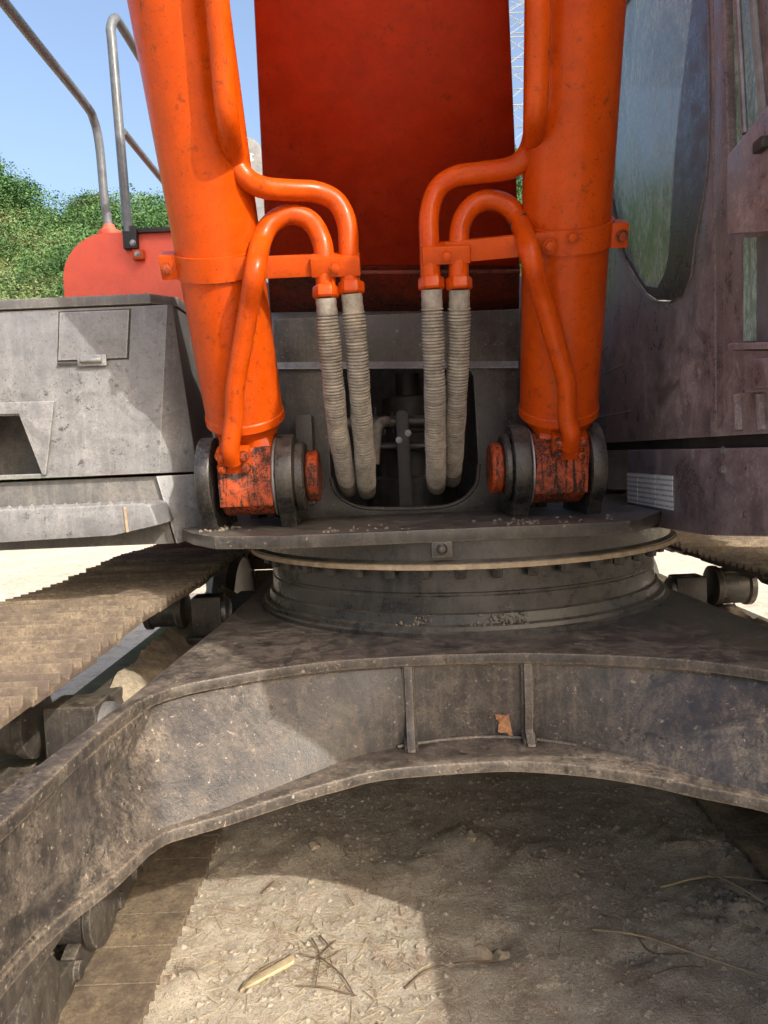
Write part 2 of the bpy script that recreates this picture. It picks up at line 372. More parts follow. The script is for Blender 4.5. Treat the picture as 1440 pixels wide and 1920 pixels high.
def leaf_cloud(centres, sizes, per, leaf, mat, name, squash=.8):
    """many small leaf faces spread over lumpy volumes"""
    P = []; 
    for (c, s, k) in zip(centres, sizes, per):
        d = rng.normal(size=(k, 3)); d /= np.linalg.norm(d, axis=1)[:, None]
        lump = 1 + .22*np.sin(d[:, 0]*5+c[0]) * np.cos(d[:, 1]*6+c[1]) + .15*np.sin(d[:, 2]*9+c[2])
        rr = s*lump*rng.uniform(.55, 1.0, k)**.6
        P.append(np.array(c)[None]+d*rr[:, None]*np.array([1, 1, squash])[None])
    P = np.concatenate(P); N = len(P)
    a = rng.normal(size=(N, 3)); a[:, 2] *= .6; a /= np.linalg.norm(a, axis=1)[:, None]
    b = rng.normal(size=(N, 3)); b -= a*np.sum(a*b, 1)[:, None]; b /= np.linalg.norm(b, axis=1)[:, None]
    L = leaf*rng.uniform(.6, 1.4, N)[:, None]
    v = np.stack([P-a*L, P+b*L*.5, P+a*L, P-b*L*.5], 1).reshape(-1, 3)
    me = bpy.data.meshes.new(name)
    me.vertices.add(len(v)); me.vertices.foreach_set('co', v.astype(np.float32).ravel())
    me.loops.add(N*4); me.loops.foreach_set('vertex_index', np.arange(N*4, dtype=np.int32))
    me.polygons.add(N); me.polygons.foreach_set('loop_start', np.arange(0, N*4, 4, dtype=np.int32)); me.polygons.foreach_set('loop_total', np.full(N, 4, dtype=np.int32))
    me.update(); me.validate(); me.materials.append(mat); return me
# low cover on the slope (nobody could count it)
cs = []; ss = []; pr = []
for i in range(1500):
    y = random.uniform(17, 39); x = random.uniform(-.62*y, .5*y)
    z = hill_z(x, y); r = random.uniform(.35, .9); cs.append((x, y, z+r*.3)); ss.append(r); pr.append(int(150+150*r))
o = bpy.data.objects.new('weeds', leaf_cloud(cs, ss, pr, .055, LEAF2, 'weeds')); COL.objects.link(o); tag(o, 'pale green and brown weeds covering the lower hillside', None, None, 'stuff')
cs = []; ss = []; pr = []
for i in range(420):
    y = random.uniform(26, 40); x = random.uniform(-.62*y, .5*y)
    if noise.noise((x*.12, y*.12, 4)) < -.12: continue
    z = hill_z(x, y); r = random.uniform(.7, 1.5); cs.append((x, y, z+r*.5)); ss.append(r); pr.append(int(560*r))
o = bpy.data.objects.new('shrubbery', leaf_cloud(cs, ss, pr, .062, LEAF, 'shrubbery')); COL.objects.link(o); tag(o, 'dark green shrubbery spreading down from the hill crest', None, None, 'stuff')
BUSH = []
for k in range(4):
    cs = []; ss = []; pr = []
    for j in range(9):
        a = random.uniform(0, 6.28); rr = random.uniform(0, 1.0)
        s = random.uniform(.6, 1.05); cs.append((rr*math.cos(a), rr*math.sin(a), random.uniform(.7, 2.1))); ss.append(s); pr.append(int(1000*s))
    BUSH.append(leaf_cloud(cs, ss, pr, .06, LEAF, 'crown'))
tr = M()
for j in range(5):
    a = j*1.3; tr.tube(spline([(0, 0, -.3), (.15*math.cos(a), .15*math.sin(a), .6), (.6*math.cos(a), .6*math.sin(a), 1.5)], 4), [.07*(1-.08*q) for q in range(9)], 6)
TRUNK = tr.mesh('trunk', BARK)
k = 0
for x in list(np.arange(-25, -7.5, 1.75)) + list(np.arange(4, 13, 2.2)):
    x += random.uniform(-.6, .6); y = 38.5+random.uniform(-1.5, 1.0)
    b = empty('bush', (x, y, hill_z(x, y)-.2), 'leafy green bush growing along the crest of the hill', 'bush', 'bushes along the crest of the hill')
    s = random.uniform(.6, 1.2) if x < -17 or x > 0 else random.uniform(.5, .85); b.scale = (s, s, s*random.uniform(.8, 1.15)); b.rotation_euler.z = random.uniform(0, 6)
    for nm, me in (('crown', BUSH[k % 4]), ('trunk', TRUNK)):
        o = bpy.data.objects.new(nm, me); COL.objects.link(o); o.parent = b
    k += 1

# ------------------------------------------------------------------ power line tower behind the boom
PX, PY = 14.6, 72.0
py_ = empty('lattice_tower', (PX, PY, 8), 'grey steel lattice power line tower seen through the gap right of the boom', 'tower')
def leg_pt(sx, sy, t): 
    w = 4.4*(1-t)+.9*t; return Vector((PX+sx*w, PY+sy*w, 8+t*42))
for sx in (-1, 1):
    for sy in (-1, 1): build('leg', M().tube([leg_pt(sx, sy, 0), leg_pt(sx, sy, 1)], .16, 4), GALV, py_)
br = M()
L = [0]+[1-(1-.2)**i for i in range(1, 10)]
for a, b in zip(L[:-1], L[1:]):
    for (s1, s2) in (((-1, -1), (1, -1)), ((1, -1), (1, 1)), ((1, 1), (-1, 1)), ((-1, 1), (-1, -1))):
        br.tube([leg_pt(*s1, a), leg_pt(*s2, b)], 0.035, 4); br.tube([leg_pt(*s2, a), leg_pt(*s1, b)], .035, 4); br.tube([leg_pt(*s1, b), leg_pt(*s2, b)], .06, 4)
build('bracing', br, GALV, py_, kind='stuff')
for t, wd in ((.62, 8), (.76, 7), (.92, 6)):
    z = 8+42*t; m = M()
    for sx in (-1, 1):
        for sy in (-.8, .8): m.tube([(PX+sx*1.2, PY+sy, z), (PX+sx*wd, PY, z+.3)], .09, 4); m.tube([(PX+sx*1.2, PY+sy, z+1.6), (PX+sx*wd, PY, z+.3)], .09, 4)
    build('cross_arm', m, GALV, py_)

# ================================================================== the excavator
EX = empty('excavator', (.28, 2.9, 0), 'crawler excavator with orange boom cylinders, red boom and dusty dark grey body', 'excavator')
CX, CY = .287, 2.9
# ---- tracks
LOOP_R = .54; Z_LIFT = .045; YF, YB = 1.0, 4.9
def loop_point(s):
    """closed track loop in the Y-Z plane by arc length -> (y, z, direction of travel angle)"""
    r = LOOP_R; zc = r+Z_LIFT; straight = YB-YF; half = math.pi*r; tot = 2*straight+2*half; s %= tot
    if s < straight:
        sag = .018*math.sin(s/straight*math.pi*3)**2; return YF+s, Z_LIFT+2*r-sag, 0.0
    s -= straight
    if s < half:
        a = s/r; return YB+r*math.sin(a), zc+r*math.cos(a), -a
    s -= half
    if s < straight: return YB-s, Z_LIFT, -math.pi
    s -= straight; a = s/r; return YF-r*math.sin(a), zc-r*math.cos(a), -math.pi-a
TOT = 2*(YB-YF)+2*math.pi*LOOP_R
def shoe_mesh():
    m = M(); W = .30; L = .108
    prof = [(-L, 0), (-L+.004, .014), (-.086, .016), (-.082, .037), (-.074, .037), (-.066, .016), (-.018, .014), (-.012, .034), (-.004, .034), (.004, .014), (.052, .014), (.058, .034), (.066, .034), (.073, .016), (.096, .016), (L-.003, .010), (L-.003, 0)]
    m.prism([(q[0]*.80, q[1]) for q in prof], 'YZ', -W, W)
    me = m.mesh('track_shoe', TRACK, .002, 30, None, 1); return me
SHOE = shoe_mesh()
lm = M()
for sx in (-.09, .09):
    lm.prism([(-.112, -.085), (-.112, -.02), (-.06, -.004), (.06, -.004), (.112, -.02), (.112, -.085), (.06, -.10), (-.06, -.10)], 'YZ', sx-.022, sx+.022)
lm.lathe((-.13, -.108, -.052), (1, 0, 0), [(0, .03), (.26, .03)], 12)
lm.v = [Vector((v.x, v.y*.8, v.z)) for v in lm.v]
LINK = lm.mesh('chain_link', FRAME, .004, 35)
def roller_mesh(r, w, mat, name):
    return M().lathe((-w, 0, 0), (1, 0, 0), [(0, r*.35), (.0, r*.8), (.012, r*1.12), (.035, r*1.12), (.045, r), (2*w-.045, r), (2*w-.035, r*1.12), (2*w-.012, r*1.12), (2*w, r*.8), (2*w, r*.35)], 28).mesh(name, mat, 0, 30)
ROLL_T = roller_mesh(.085, .10, FRAME, 'carrier_roller'); ROLL_B = roller_mesh(.11, .12, FRAME, 'bottom_roller')
for side, xin in ((-1, -.745), (1, 1.315)):
    xc = xin + side*.30
    lab = 'muddy steel crawler track beside the light grey tool box' if side < 0 else 'dark crawler track under the operator cab'
    TR = empty('track', (xc, CY, .56)); TR.parent = EX; TR.location = Vector((xc, CY, .56))-WORLD[EX]; TR['label'] = lab
    n = int(TOT/.1728); st = TOT/n
    for i in range(n):
        y, z, a = loop_point(i*st+.07)
        nrm = Vector((0, -math.sin(a), math.cos(a)))
        mt = Matrix.Translation((xc+random.uniform(-.004, .004), y, z)) @ Matrix.Rotation(a+random.uniform(-.02, .02), 4, 'X')
        inst('track_shoe', SHOE, mt, TR)
        inst('chain_link', LINK, Matrix.Translation((side*.05, 0, 0)) @ mt, TR)
    # side frame, sloping top
    xi, xo = xc-side*.13, xc+side*.16
    m = M(); m.prism([(xi, .34), (xi, .66), (xi+side*.07, .80), (xo-side*.07, .80), (xo, .66), (xo, .34)], 'XZ', 1.05, 4.75)
    build('side_frame', m, BODY, TR, .01)
    for yy in (1.95, 3.45):
        inst('carrier_roller', ROLL_T, Matrix.Translation((xc, yy, .925)), TR)
        m = M(); m.box((xc-side*.27, yy-.06, .80), (xc-side*.13, yy+.06, .98)); m.box((xc-side*.30, yy-.09, .765), (xc-side*.09, yy+.09, .80))
        b = build('roller_bracket', m, FRAME, TR, .012)
        m = M(); m.lathe((xc-side*.27, yy, .91), (-side, 0, 0), [(0, .06), (.02, .06), (.03, .045)], 20); build('roller_cap', m, STEEL, b)
    # mud packed on the frame beside the chain
    nu, nv = 60, 12; vv = []; ff = []
    for i in range(nu+1):
        for j in range(nv+1):
            y = 2.45+2.1*i/nu; u = j/nv; x = xc-side*(.02+.25*u)
            z = (.83-.20*u**1.5)-.25*max(0, 1-i/8)**2+.035*noise.noise((x*9, y*7, side))+.02*noise.noise((x*30, y*30, 1)); vv.append((x, y, z))
    vv += [(v[0], v[1], .50) for v in vv]; o_ = (nu+1)*(nv+1)
    for i in range(nu):
        for j in range(nv):
            a = i*(nv+1)+j; ff.append((a, a+1, a+nv+2, a+nv+1)); ff.append((o_+a+nv+1, o_+a+nv+2, o_+a+1, o_+a))
    for i in range(nu): a = i*(nv+1); ff += [(a, a+nv+1, o_+a+nv+1, o_+a), (a+nv, o_+a+nv, o_+a+2*nv+1, a+2*nv+1)]
    for j in range(nv): a = j; b = nu*(nv+1)+j; ff += [(a, o_+a, o_+a+1, a+1), (b, b+1, o_+b+1, o_+b)]
    build('packed_mud', M().add(vv, ff), DIRT, TR, 0, 60, kind='stuff')
    for k2 in range(8): inst('bottom_roller', ROLL_B, Matrix.Translation((xc, 1.35+k2*.45, .22)), TR)
    for yy, nm in ((YF, 'idler_wheel'), (YB, 'drive_sprocket')):
        build(nm, M().lathe((xc-.09, yy, .56), (1, 0, 0), [(0, .1), (0, .40), (.03, .43), (.05, .45), (.13, .45), (.15, .43), (.18, .40), (.18, .1)], 40), FRAME, TR)
# ---- carbody (X-frame): deck, webs, lower flange
Z_D = 1.06
top = [(-.665, .55), (-.625, .85), (-.605, 1.2), (-.600, 1.5), (-.577, 1.68), (-.518, 1.775), (-.418, 1.84), (-.295, 1.90), (-.134, 1.945), (.042, 1.957), (.207, 1.955), (.362, 1.94), (.527, 1.90), (.696, 1.84), (.80, 1.78), (.889, 1.70), (1.0, 1.55), (1.08, 1.3), (1.12, .9), (1.16, .55)]
bot = [(-.665, .55), (-.64, .9), (-.617, 1.203), (-.553, 1.385), (-.512, 1.527), (-.45, 1.575), (-.382, 1.615), (-.263, 1.695), (-.14, 1.765), (-.02, 1.817), (.245, 1.838), (.37, 1.82), (.494, 1.78), (.602, 1.723), (.697, 1.653), (.82, 1.569), (.96, 1.43), (1.06, 1.2), (1.12, .88), (1.16, .55)]
def sm2(pl, k=5): return [(p.x, p.y) for p in spline([(a, b, 0) for a, b in pl], k)]
topS = sm2(top); botS = sm2(bot)
CB = empty('carbody', (CX, CY, .9)); CB.parent = EX; CB.location = Vector((CX, CY, .9))-WORLD[EX]
back = [(1.20, .55), (1.10, 2.05), (1.06, 2.8), (1.06, 4.1), (1.18, 5.0), (-.66, 5.0), (-.55, 4.1), (-.55, 3.2), (-.56, 2.5), (-.615, 1.7), (-.675, 1.15), (-.71, .55)]
build('deck_plate', M().prism(topS+back, 'XY', Z_D-.028, Z_D), BODY, CB, .004)
build('lower_flange', M().prism(botS+back, 'XY', .78, .81), BODY, CB, .005)
def inset(pl, d):
    out = []
    for i, p in enumerate(pl):
        a = Vector(pl[max(0, i-1)]); b = Vector(pl[min(len(pl)-1, i+1)]); t = (b-a).normalized(); nrm = Vector((-t.y, t.x))
        dd = d(p) if callable(d) else d
        out.append((p[0]+nrm.x*dd, p[1]+nrm.y*dd))
    return out
wt = inset(topS, .022)
wb = inset(botS, lambda p: .012+.15*math.exp(-((p[0]-.22)/.42)**2))
m = M()
n = len(wt); rings = []
front = [[Vector((wt[i][0]*(1-t)+wb[i][0]*t, wt[i][1]*(1-t)+wb[i][1]*t, (Z_D-.028)*(1-t)+.81*t)) for i in range(n)] for t in (0, .33, .66, 1)]
m.loft(front, caps=False, closed=False)
build('web_plate', m, BODY, CB)
m = M(); m.prism([(1.19, .56), (1.09, 2.05), (1.05, 2.8), (1.05, 4.1), (1.17, 4.99), (1.14, 4.99), (1.02, 4.1), (1.02, 2.8), (1.06, 2.05), (1.16, .56)], 'XY', .81, Z_D-.028)
m.prism([(-.65, 4.99), (-.54, 4.1), (-.54, 3.2), (-.55, 2.5), (-.605, 1.7), (-.665, 1.15), (-.70, .56), (-.67, .56), (-.635, 1.15), (-.575, 1.7), (-.52, 2.5), (-.51, 3.2), (-.51, 4.1), (-.62, 4.99)], 'XY', .81, Z_D-.028)
build('side_web', m, BODY, CB)
for xg in (.047, .368):
    yt = min(wt, key=lambda p: abs(p[0]-xg))[1]; yb = min(wb, key=lambda p: abs(p[0]-xg))[1]
    m = M(); m.prism([(yt+.03, Z_D-.03), (yt-.015, Z_D-.03), (yt-.02, .90), (yb-.030, .845), (yb-.065, .811), (yb+.04, .811)], 'YZ', xg-.011, xg+.011)
    build('gusset', m, BODY, CB, .003)
    wl = M()
    for sx in (-.013, .013): wl.tube([(xg+sx, yb-.05, .813), (xg+sx, yb-.025, .820), (xg+sx, yb-.003, .835), (xg+sx, yt-.002, .95), (xg+sx, yt-.002, Z_D-.03)], .006, 6)
    build('weld_bead', wl, FRAME, CB)
wl = M(); wl.tube([(p[0], p[1]-.006, .813) for p in wb[46:59]], .005, 6); wl.tube([(p[0], p[1]-.006, Z_D-.031) for p in wt[30:70]], .006, 6)
build('weld_bead', wl, BODY, CB)
pr_ = at(950, 1358, 1.985); yT = min(wt, key=lambda p: abs(p[0]-pr_.x))[1]; yB = min(wb, key=lambda p: abs(p[0]-pr_.x))[1]
def web_y(z): t = (Z_D-.028-z)/(Z_D-.028-.81); return yT*(1-t)+yB*t
for ox, oz, r0_ in ((0, 0, .026), (.012, -.040, .014), (-.020, .020, .010)):
    pp = []
    for k2 in range(26):
        a = 2*math.pi*k2/26; rr = r0_*(1+.8*noise.noise((math.cos(a)*2.2+ox*90, math.sin(a)*2.2, 3))); pp.append((pr_.x+ox+rr*math.cos(a), pr_.z+oz+rr*math.sin(a)))
    m = M(); m.prism(pp, 'XZ', -.0015, .012); m.v = [Vector((v.x, v.y+web_y(v.z), v.z)) for v in m.v]
    build('rust_scale', m, RUSTY, CB)
for sx in (-1, 1):
    for yy in (4.3,):
        xa = CX+sx*.93; m = M(); m.box((min(xa, xa+sx*.28), yy-.28, .42), (max(xa, xa+sx*.28), yy+.28, .80)); build('leg_box', m, BODY, CB, .02)
# ---- swing bearing
SB = empty('swing_bearing', (CX, CY, 1.06)); SB.parent = EX; SB.location = Vector((CX, CY, 1.06))-WORLD[EX]
build('flange', M().lathe((CX, CY, Z_D), (0, 0, 1), [(0, .775), (.012, .775), (.016, .762), (.028, .760), (.032, .742), (.060, .738), (.064, .727)], 160), RING, SB)
build('lower_ring', M().lathe((CX, CY, Z_D+.05), (0, 0, 1), [(0, .728), (.062, .726), (.066, .722), (.072, .722), (.076, .726), (.15, .724), (.15, .3)], 160), RING, SB)
build('upper_ring', M().lathe((CX, CY, 1.262), (0, 0, 1), [(-.05, .66), (0, .66), (0, .792), (.004, .797), (.022, .797), (.026, .79), (.030, .782), (.085, .780), (.089, .784), (.105, .784)], 160), RING, SB)
build('ring_lip', M().lathe((CX, CY, 1.2655), (0, 0, 1), [(0, .79), (0, .803), (.014, .803), (.0185, .79)], 160, caps=False), RUST, SB)
for i in range(44):
    a = 2*math.pi*i/44+.05; p = (CX+.752*math.cos(a), CY+.752*math.sin(a), 1.262)
    inst('bolt', BOLT_R, frame_mat(p, (0, 0, -1), (1, 0, 0)), SB)
gf = at(828, 1028, 2.115)
m = M(); m.box((gf.x-.03, 2.10, gf.z-.026), (gf.x+.03, 2.13, gf.z+.022)); m.lathe((gf.x, 2.10, gf.z), (0, -1, 0), [(0, .016), (.012, .016), (.02, .009)], 14)
build('grease_fitting', m, FRAME, SB, .004)
dm = M()
for px, py, r in ((765, 1166, .03), (790, 1160, .02), (925, 1160, .035), (905, 1170, .02), (960, 1150, .03), (955, 1135, .014), (975, 1160, .02), (870, 1176, .016), (1050, 1165, .012)):
    a = atan = None
    p = at(px, py, CY-.735); ang = math.atan2(p.y-CY, p.x-CX); q = Vector((CX+.748*math.cos(ang), CY+.748*math.sin(ang), max(Z_D+.03, p.z)))
    for j in range(16):
        o2 = q+Vector((random.gauss(0, r*.9), random.uniform(-.006, .006), random.gauss(0, .35*r)-.008)); s = r*random.uniform(.06, .22)
        dm.lathe(o2-Vector((0, 0, s)), (random.uniform(-.3, .3), random.uniform(-.3, .3), 1), [(0, s*.4), (s*.5, s), (s*1.3, s*.8), (s*1.8, s*.25)], 7)
build('mud_clods', dm, CAKED, SB, kind='stuff')
# ---- turret (slew platform) plates, front frame
TP = empty('turntable_frame', (CX, CY, 1.4)); TP.parent = EX; TP.location = Vector((CX, CY, 1.4))-WORLD[EX]
ZB = 1.385
build('base_plate', M().prism([(-.72, 2.56), (-.60, 2.30), (-.50, 2.16), (-.30, 2.10), (.66, 2.10), (.74, 2.14), (.90, 2.40), (1.2, 2.6), (1.2, 4.6), (-.9, 4.6), (-.9, 2.62)], 'XY', ZB-.038, ZB), FRAME, TP, .004)
YP = 2.72
tl, trr = at(517, 588, YP), at(968, 588, YP)
outer = [(tl.x-.03, ZB), (trr.x+.03, ZB), (trr.x+.01, tl.z-.02), (tl.x-.01, tl.z-.02)]
op = [at(*q, YP) for q in ((612, 700), (640, 692), (878, 690), (888, 705), (897, 870), (893, 905), (875, 930), (845, 946), (800, 952), (700, 953), (660, 945), (632, 925), (620, 895))]
build('front_plate', M().ring(outer, [(p.x, p.z) for p in op], 'XZ', YP, YP+.03, 40), FRAME, TP, .003)
pl = M(); pl.tube(spline([Vector((p.x, YP-.006, p.z)) for p in op[4:]], 4), .007, 6); build('opening_rim', pl, FRAME, TP)
# sloping brow under the boom foot
m = M(); a, b, c, d = at(508, 586, 2.88), at(972, 578, 2.88), at(972, 690, 2.70), at(516, 692, 2.70)
m.loft([[a, b, c, d], [a+Vector((0, .03, .0)), b+Vector((0, .03, 0)), c+Vector((0, .017, 0)), d+Vector((0, .017, 0))]])
build('brow_plate', m, GREY, TP, .002)
# dark well behind the opening
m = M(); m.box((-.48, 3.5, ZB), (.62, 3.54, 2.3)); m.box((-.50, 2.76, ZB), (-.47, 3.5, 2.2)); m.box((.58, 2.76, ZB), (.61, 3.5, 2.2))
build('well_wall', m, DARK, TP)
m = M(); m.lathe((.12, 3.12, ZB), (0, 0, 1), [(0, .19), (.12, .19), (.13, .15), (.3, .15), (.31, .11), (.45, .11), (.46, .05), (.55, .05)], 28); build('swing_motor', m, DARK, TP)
g = M()
for k2 in range(9):
    xx = -.06+k2*.035; g.box((xx, 3.02, 1.63), (xx+.012, 3.06, 1.78+.02*math.sin(k2*2)))
build('valve_bank', g, BLACK, TP, .003)
m = M()
p0, p1 = at(640, 795, 2.86), at(808, 790, 2.86); m.tube([p0, p1], .024, 14)
build('cross_pipe', m, FRAME, TP)
p0, p1 = at(690, 838, 2.9), at(815, 836, 2.9); build('cross_pipe', M().tube([p0, p1], .018, 14), FRAME, TP)
p0 = at(742, 776, 2.74); p1 = at(775, 952, 2.74)
m = M(); m.prism([(p0.x, p1.z), (p1.x, p1.z), (p1.x-.004, p0.z), (p1.x-.018, p0.z+.012), (p0.x+.01, p0.z+.012), (p0.x, p0.z)], 'XZ', 2.745, 2.77)
hp = build('hose_bracket', m, BLACK, TP, .004)
for q in ((748, 825), (765, 812)): inst('bolt', BOLT_S, frame_mat(at(*q, 2.745), (0, -1, 0)), hp)
hd = at(705, 800, 2.80); build('hose_elbow', M().tube(spline([at(725, 790, 2.84), at(712, 795, 2.80), at(706, 815, 2.78), at(702, 870, 2.78)], 6), .02, 12), HOSE, TP)
p = at(570, 805, 2.62); m = M(); m.box((p.x-.028, 2.60, 1.44), (p.x+.03, 2.70, p.z+.05)); build('stop_block', m, FRAME, TP, .006)
# lugs and pins
EYE_Z = 1.545; EYE_Y = 2.42
def lug(x0, x1, r=.150, name='pin_lug'):
    r = .138
    poly = [(EYE_Y-r*math.cos(a), EYE_Z+r*math.sin(a)) for a in np.linspace(R(-58), math.pi, 30)]
    poly += [(EYE_Y+r*1.1, EYE_Z-.05), (EYE_Y+r*2.1, ZB), (EYE_Y-r*.38, ZB)]
    return build(name, M().prism(poly, 'YZ', x0, x1), GREASY, TP, .007)
def disc(x0, x1, r, mat, name, parent):
    return build(name, M().lathe((x0, EYE_Y, EYE_Z), (1, 0, 0), [(0, r*.2), (0, r-.006), (.006*(1 if x1 > x0 else -1), r), (x1-x0-.006*(1 if x1 > x0 else -1), r), (x1-x0, r-.006), (x1-x0, r*.2)], 36), mat, parent)
l1 = lug(-.582, -.535); l2 = lug(-.332, -.280); disc(-.280, -.247, .112, GREASY, 'boss', l2); disc(-.245, -.205, .083, ORANGE_GR, 'pin_end', l2); disc(-.345, -.335, .13, STEEL, 'thrust_washer', l2)
l3 = lug(.412, .464); l4 = lug(.652, .698); disc(.388, .412, .112, GREASY, 'boss', l3); disc(.350, .388, .083, ORANGE_GR, 'pin_end', l3); disc(.468, .476, .13, STEEL, 'thrust_washer', l3)
dm = M()
for px, py, k2, r in ((1010, 995, 16, .05), (1000, 985, 8, .03), (960, 985, 10, .06), (400, 1000, 26, .05), (430, 985, 14, .04), (700, 975, 14, .12), (1120, 985, 12, .06), (620, 985, 12, .08)):
    q = atZ(px, py, ZB)
    for j in range(k2):
        s = random.uniform(.0025, .0075); o2 = Vector((q.x+random.gauss(0, r*.7), (2.13 if q.x > -.3 else 2.32)+abs(random.gauss(0, .11)), ZB-.002))
        dm.lathe(o2, (random.uniform(-.3, .3), random.uniform(-.3, .3), 1), [(0, s*.9), (s*.5, s), (s*1.0, s*.7), (s*1.3, s*.2)], 6)
build('mud_clods', dm, CAKED, TP, kind='stuff')

# ---- boom cylinders
CYL_R = .122
def boom_cylinder(b0, t0, which):
    B, T = at(*b0, 2.40), at(*t0, 1.90); ax = (T-B).normalized(); xdir = Vector((1, 0, 0)); fwd = (xdir.cross(ax)).normalized()
    if fwd.y > 0: fwd = -fwd
    root = empty('boom_cylinder', B); root.parent = EX; root.location = B-WORLD[EX]
    root['label'] = ('orange boom cylinder beside the grey tool box' if which < 0 else 'orange boom cylinder beside the cab window')
    build('barrel', M().lathe(B, ax, [(0, CYL_R-.012), (.004, CYL_R+.004), (.028, CYL_R+.004), (.032, CYL_R), (2.1, CYL_R), (2.1, .1)], 72), ORANGE, root)
    build('piston_rod', M().lathe(B+ax*2.1, ax, [(0, .07), (.75, .07)], 32), STEEL, root)
    # base taper + neck + eye
    m = M(); e = Vector((B.x-(.018 if which > 0 else -.004), EYE_Y, EYE_Z)); hw = .086
    n = 40; r0 = []; r1 = []; r2 = []
    for k2 in range(n):
        a = 2*math.pi*k2/n; c, s = math.cos(a), math.sin(a)
        r0.append(B+ax*.004+xdir*c*(CYL_R-.006)+fwd*s*(CYL_R-.006))
        r1.append(B-ax*.030+xdir*c*(CYL_R-.020)+fwd*s*(CYL_R-.020))
        q = max(abs(c), abs(s)); r2.append(B-ax*.055+xdir*c/q*hw*.97+fwd*s/q*.098)
    m.loft([r0, r1, r2]); build('base_cap', m, ORANGE, root, 0, 30)
    m = M(); c0 = B-ax*.05
    m.loft([[c0-xdir*hw*.97-fwd*.1, c0+xdir*hw*.95-fwd*.1, c0+xdir*hw*.95+fwd*.1, c0-xdir*hw*.95+fwd*.1],
            [e-xdir*hw*.97-fwd*.118, e+xdir*hw*.97-fwd*.118, e+xdir*hw*.97+Vector((0, -.121, -.02)), e-xdir*hw*.97+Vector((0, -.121, -.02))],
            [e-xdir*hw*.97-fwd*.05-Vector((0, 0, .09)), e+xdir*hw*.97-fwd*.05-Vector((0, 0, .09)), e+xdir*hw*.97+Vector((0, -.112, -.085)), e-xdir*hw*.97+Vector((0, -.112, -.085))]])
    m.lathe(e-xdir*hw, xdir, [(0, .05), (0, .112), (.008, .120), (2*hw-.008, .120), (2*hw, .112), (2*hw, .05)], 44)
    build('rod_eye', m, ORANGE_GR, root, .004)
    # port flange with four bolts where the lower pipe lands
    f0 = e+Vector(((.022 if which > 0 else -.028), -.119, .066))
    R3 = Matrix((xdir, ax, fwd)).transposed()
    m = M(); m.box((-.05, -.042, -.02), (.05, .036, .022)); m.v = [f0+R3 @ v for v in m.v]
    pf = build('port_flange', m, ORANGE, root, .004)
    for sx in (-.036, .036):
        for sy in (-.02, .02): inst('bolt', BOLT_OG, frame_mat(f0+R3 @ Vector((sx, sy, .022)), fwd, ax), pf)
    return root, B, ax, fwd, xdir, f0
RT_L = boom_cylinder((461, 788), (335, 0), -1)
RT_R = boom_cylinder((1047, 775), (1078, 0), 1)
def front_of(rt, px, py, off):
    """point on the picture ray that lies `off` outside the barrel's front"""
    root, B, ax, fwd, xd, f0 = rt
    d = ray(px, py); n_ = fwd; q = B+fwd*(CYL_R+off); return C0+d*((q-C0).dot(n_)/d.dot(n_))
def band(rt, py_mid, h, which, arm_to, block, ear_px):
    root, B, ax, fwd, xd, f0 = rt
    c = front_of(rt, (420 if which < 0 else 1065), py_mid, 0); s0 = (c-B).dot(ax)-h/2
    o = B+ax*s0; cb = build('pipe_clamp', M().lathe(o, ax, [(0, CYL_R), (0, CYL_R+.009), (h, CYL_R+.009), (h, CYL_R)], 72, caps=False), ORANGE, root)
    # split ear on the outer side
    e0 = o+ax*h/2+xd*which*(CYL_R+.012)+fwd*.035
    R3 = Matrix((xd, ax, fwd)).transposed()
    m = M(); m.box((-.024, -h*.5, -.03), (.024, h*.5, .035)); m.v = [e0+R3 @ v for v in m.v]; build('clamp_ear', m, ORANGE, cb, .005)
    inst('bolt', BOLT_OG, frame_mat(e0+R3 @ Vector((which*.004, 0, .035)), fwd, ax), cb)
    # arm from the band across to the pipe block
    a1 = o+ax*h/2+fwd*(CYL_R*.93)-xd*which*CYL_R*.35
    bl = arm_to
    m = M(); n_ = 6; rings = []
    for k2 in range(n_+1):
        t = k2/n_; p = a1.lerp(bl, t)
        rings.append([p+ax*h*.44+fwd*.008, p-ax*h*.44+fwd*.008, p-ax*h*.44-fwd*.012, p+ax*h*.44-fwd*.012])
    m.loft(rings); build('clamp_arm', m, ORANGE, cb, .003)
    (x0, x1), hh = block
    m = M(); m.box((x0, -hh, -.036), (x1, hh, .036)); m.v = [bl+R3 @ v for v in m.v]
    pb = build('pipe_block', m, ORANGE, cb, .006)
    inst('bolt', BOLT_O, frame_mat(bl+R3 @ Vector(((x0+x1)/2, 0, .036)), fwd, ax), pb)
    return cb
DL = 2.13; DR = 2.13
bl_l = at(629, 496, DL); bl_r = at(834, 474, DR)
cbl = band(RT_L, 506, .066, -1, bl_l, ((-.068, .070), .027), 345)
cbr = band(RT_R, 455, .066, 1, bl_r, ((-.066, .068), .025), 1130)
for q in ((1030, 460), (1072, 445)): inst('bolt', BOLT_O, frame_mat(front_of(RT_R, *q, .009), RT_R[3], RT_R[2]), cbr)
def pipe(ctrl, r, rt, name='oil_pipe', mat=ORANGE):
    return build(name, M().tube(spline(ctrl, 9), r, 20), mat, rt[0])
PR = .0285
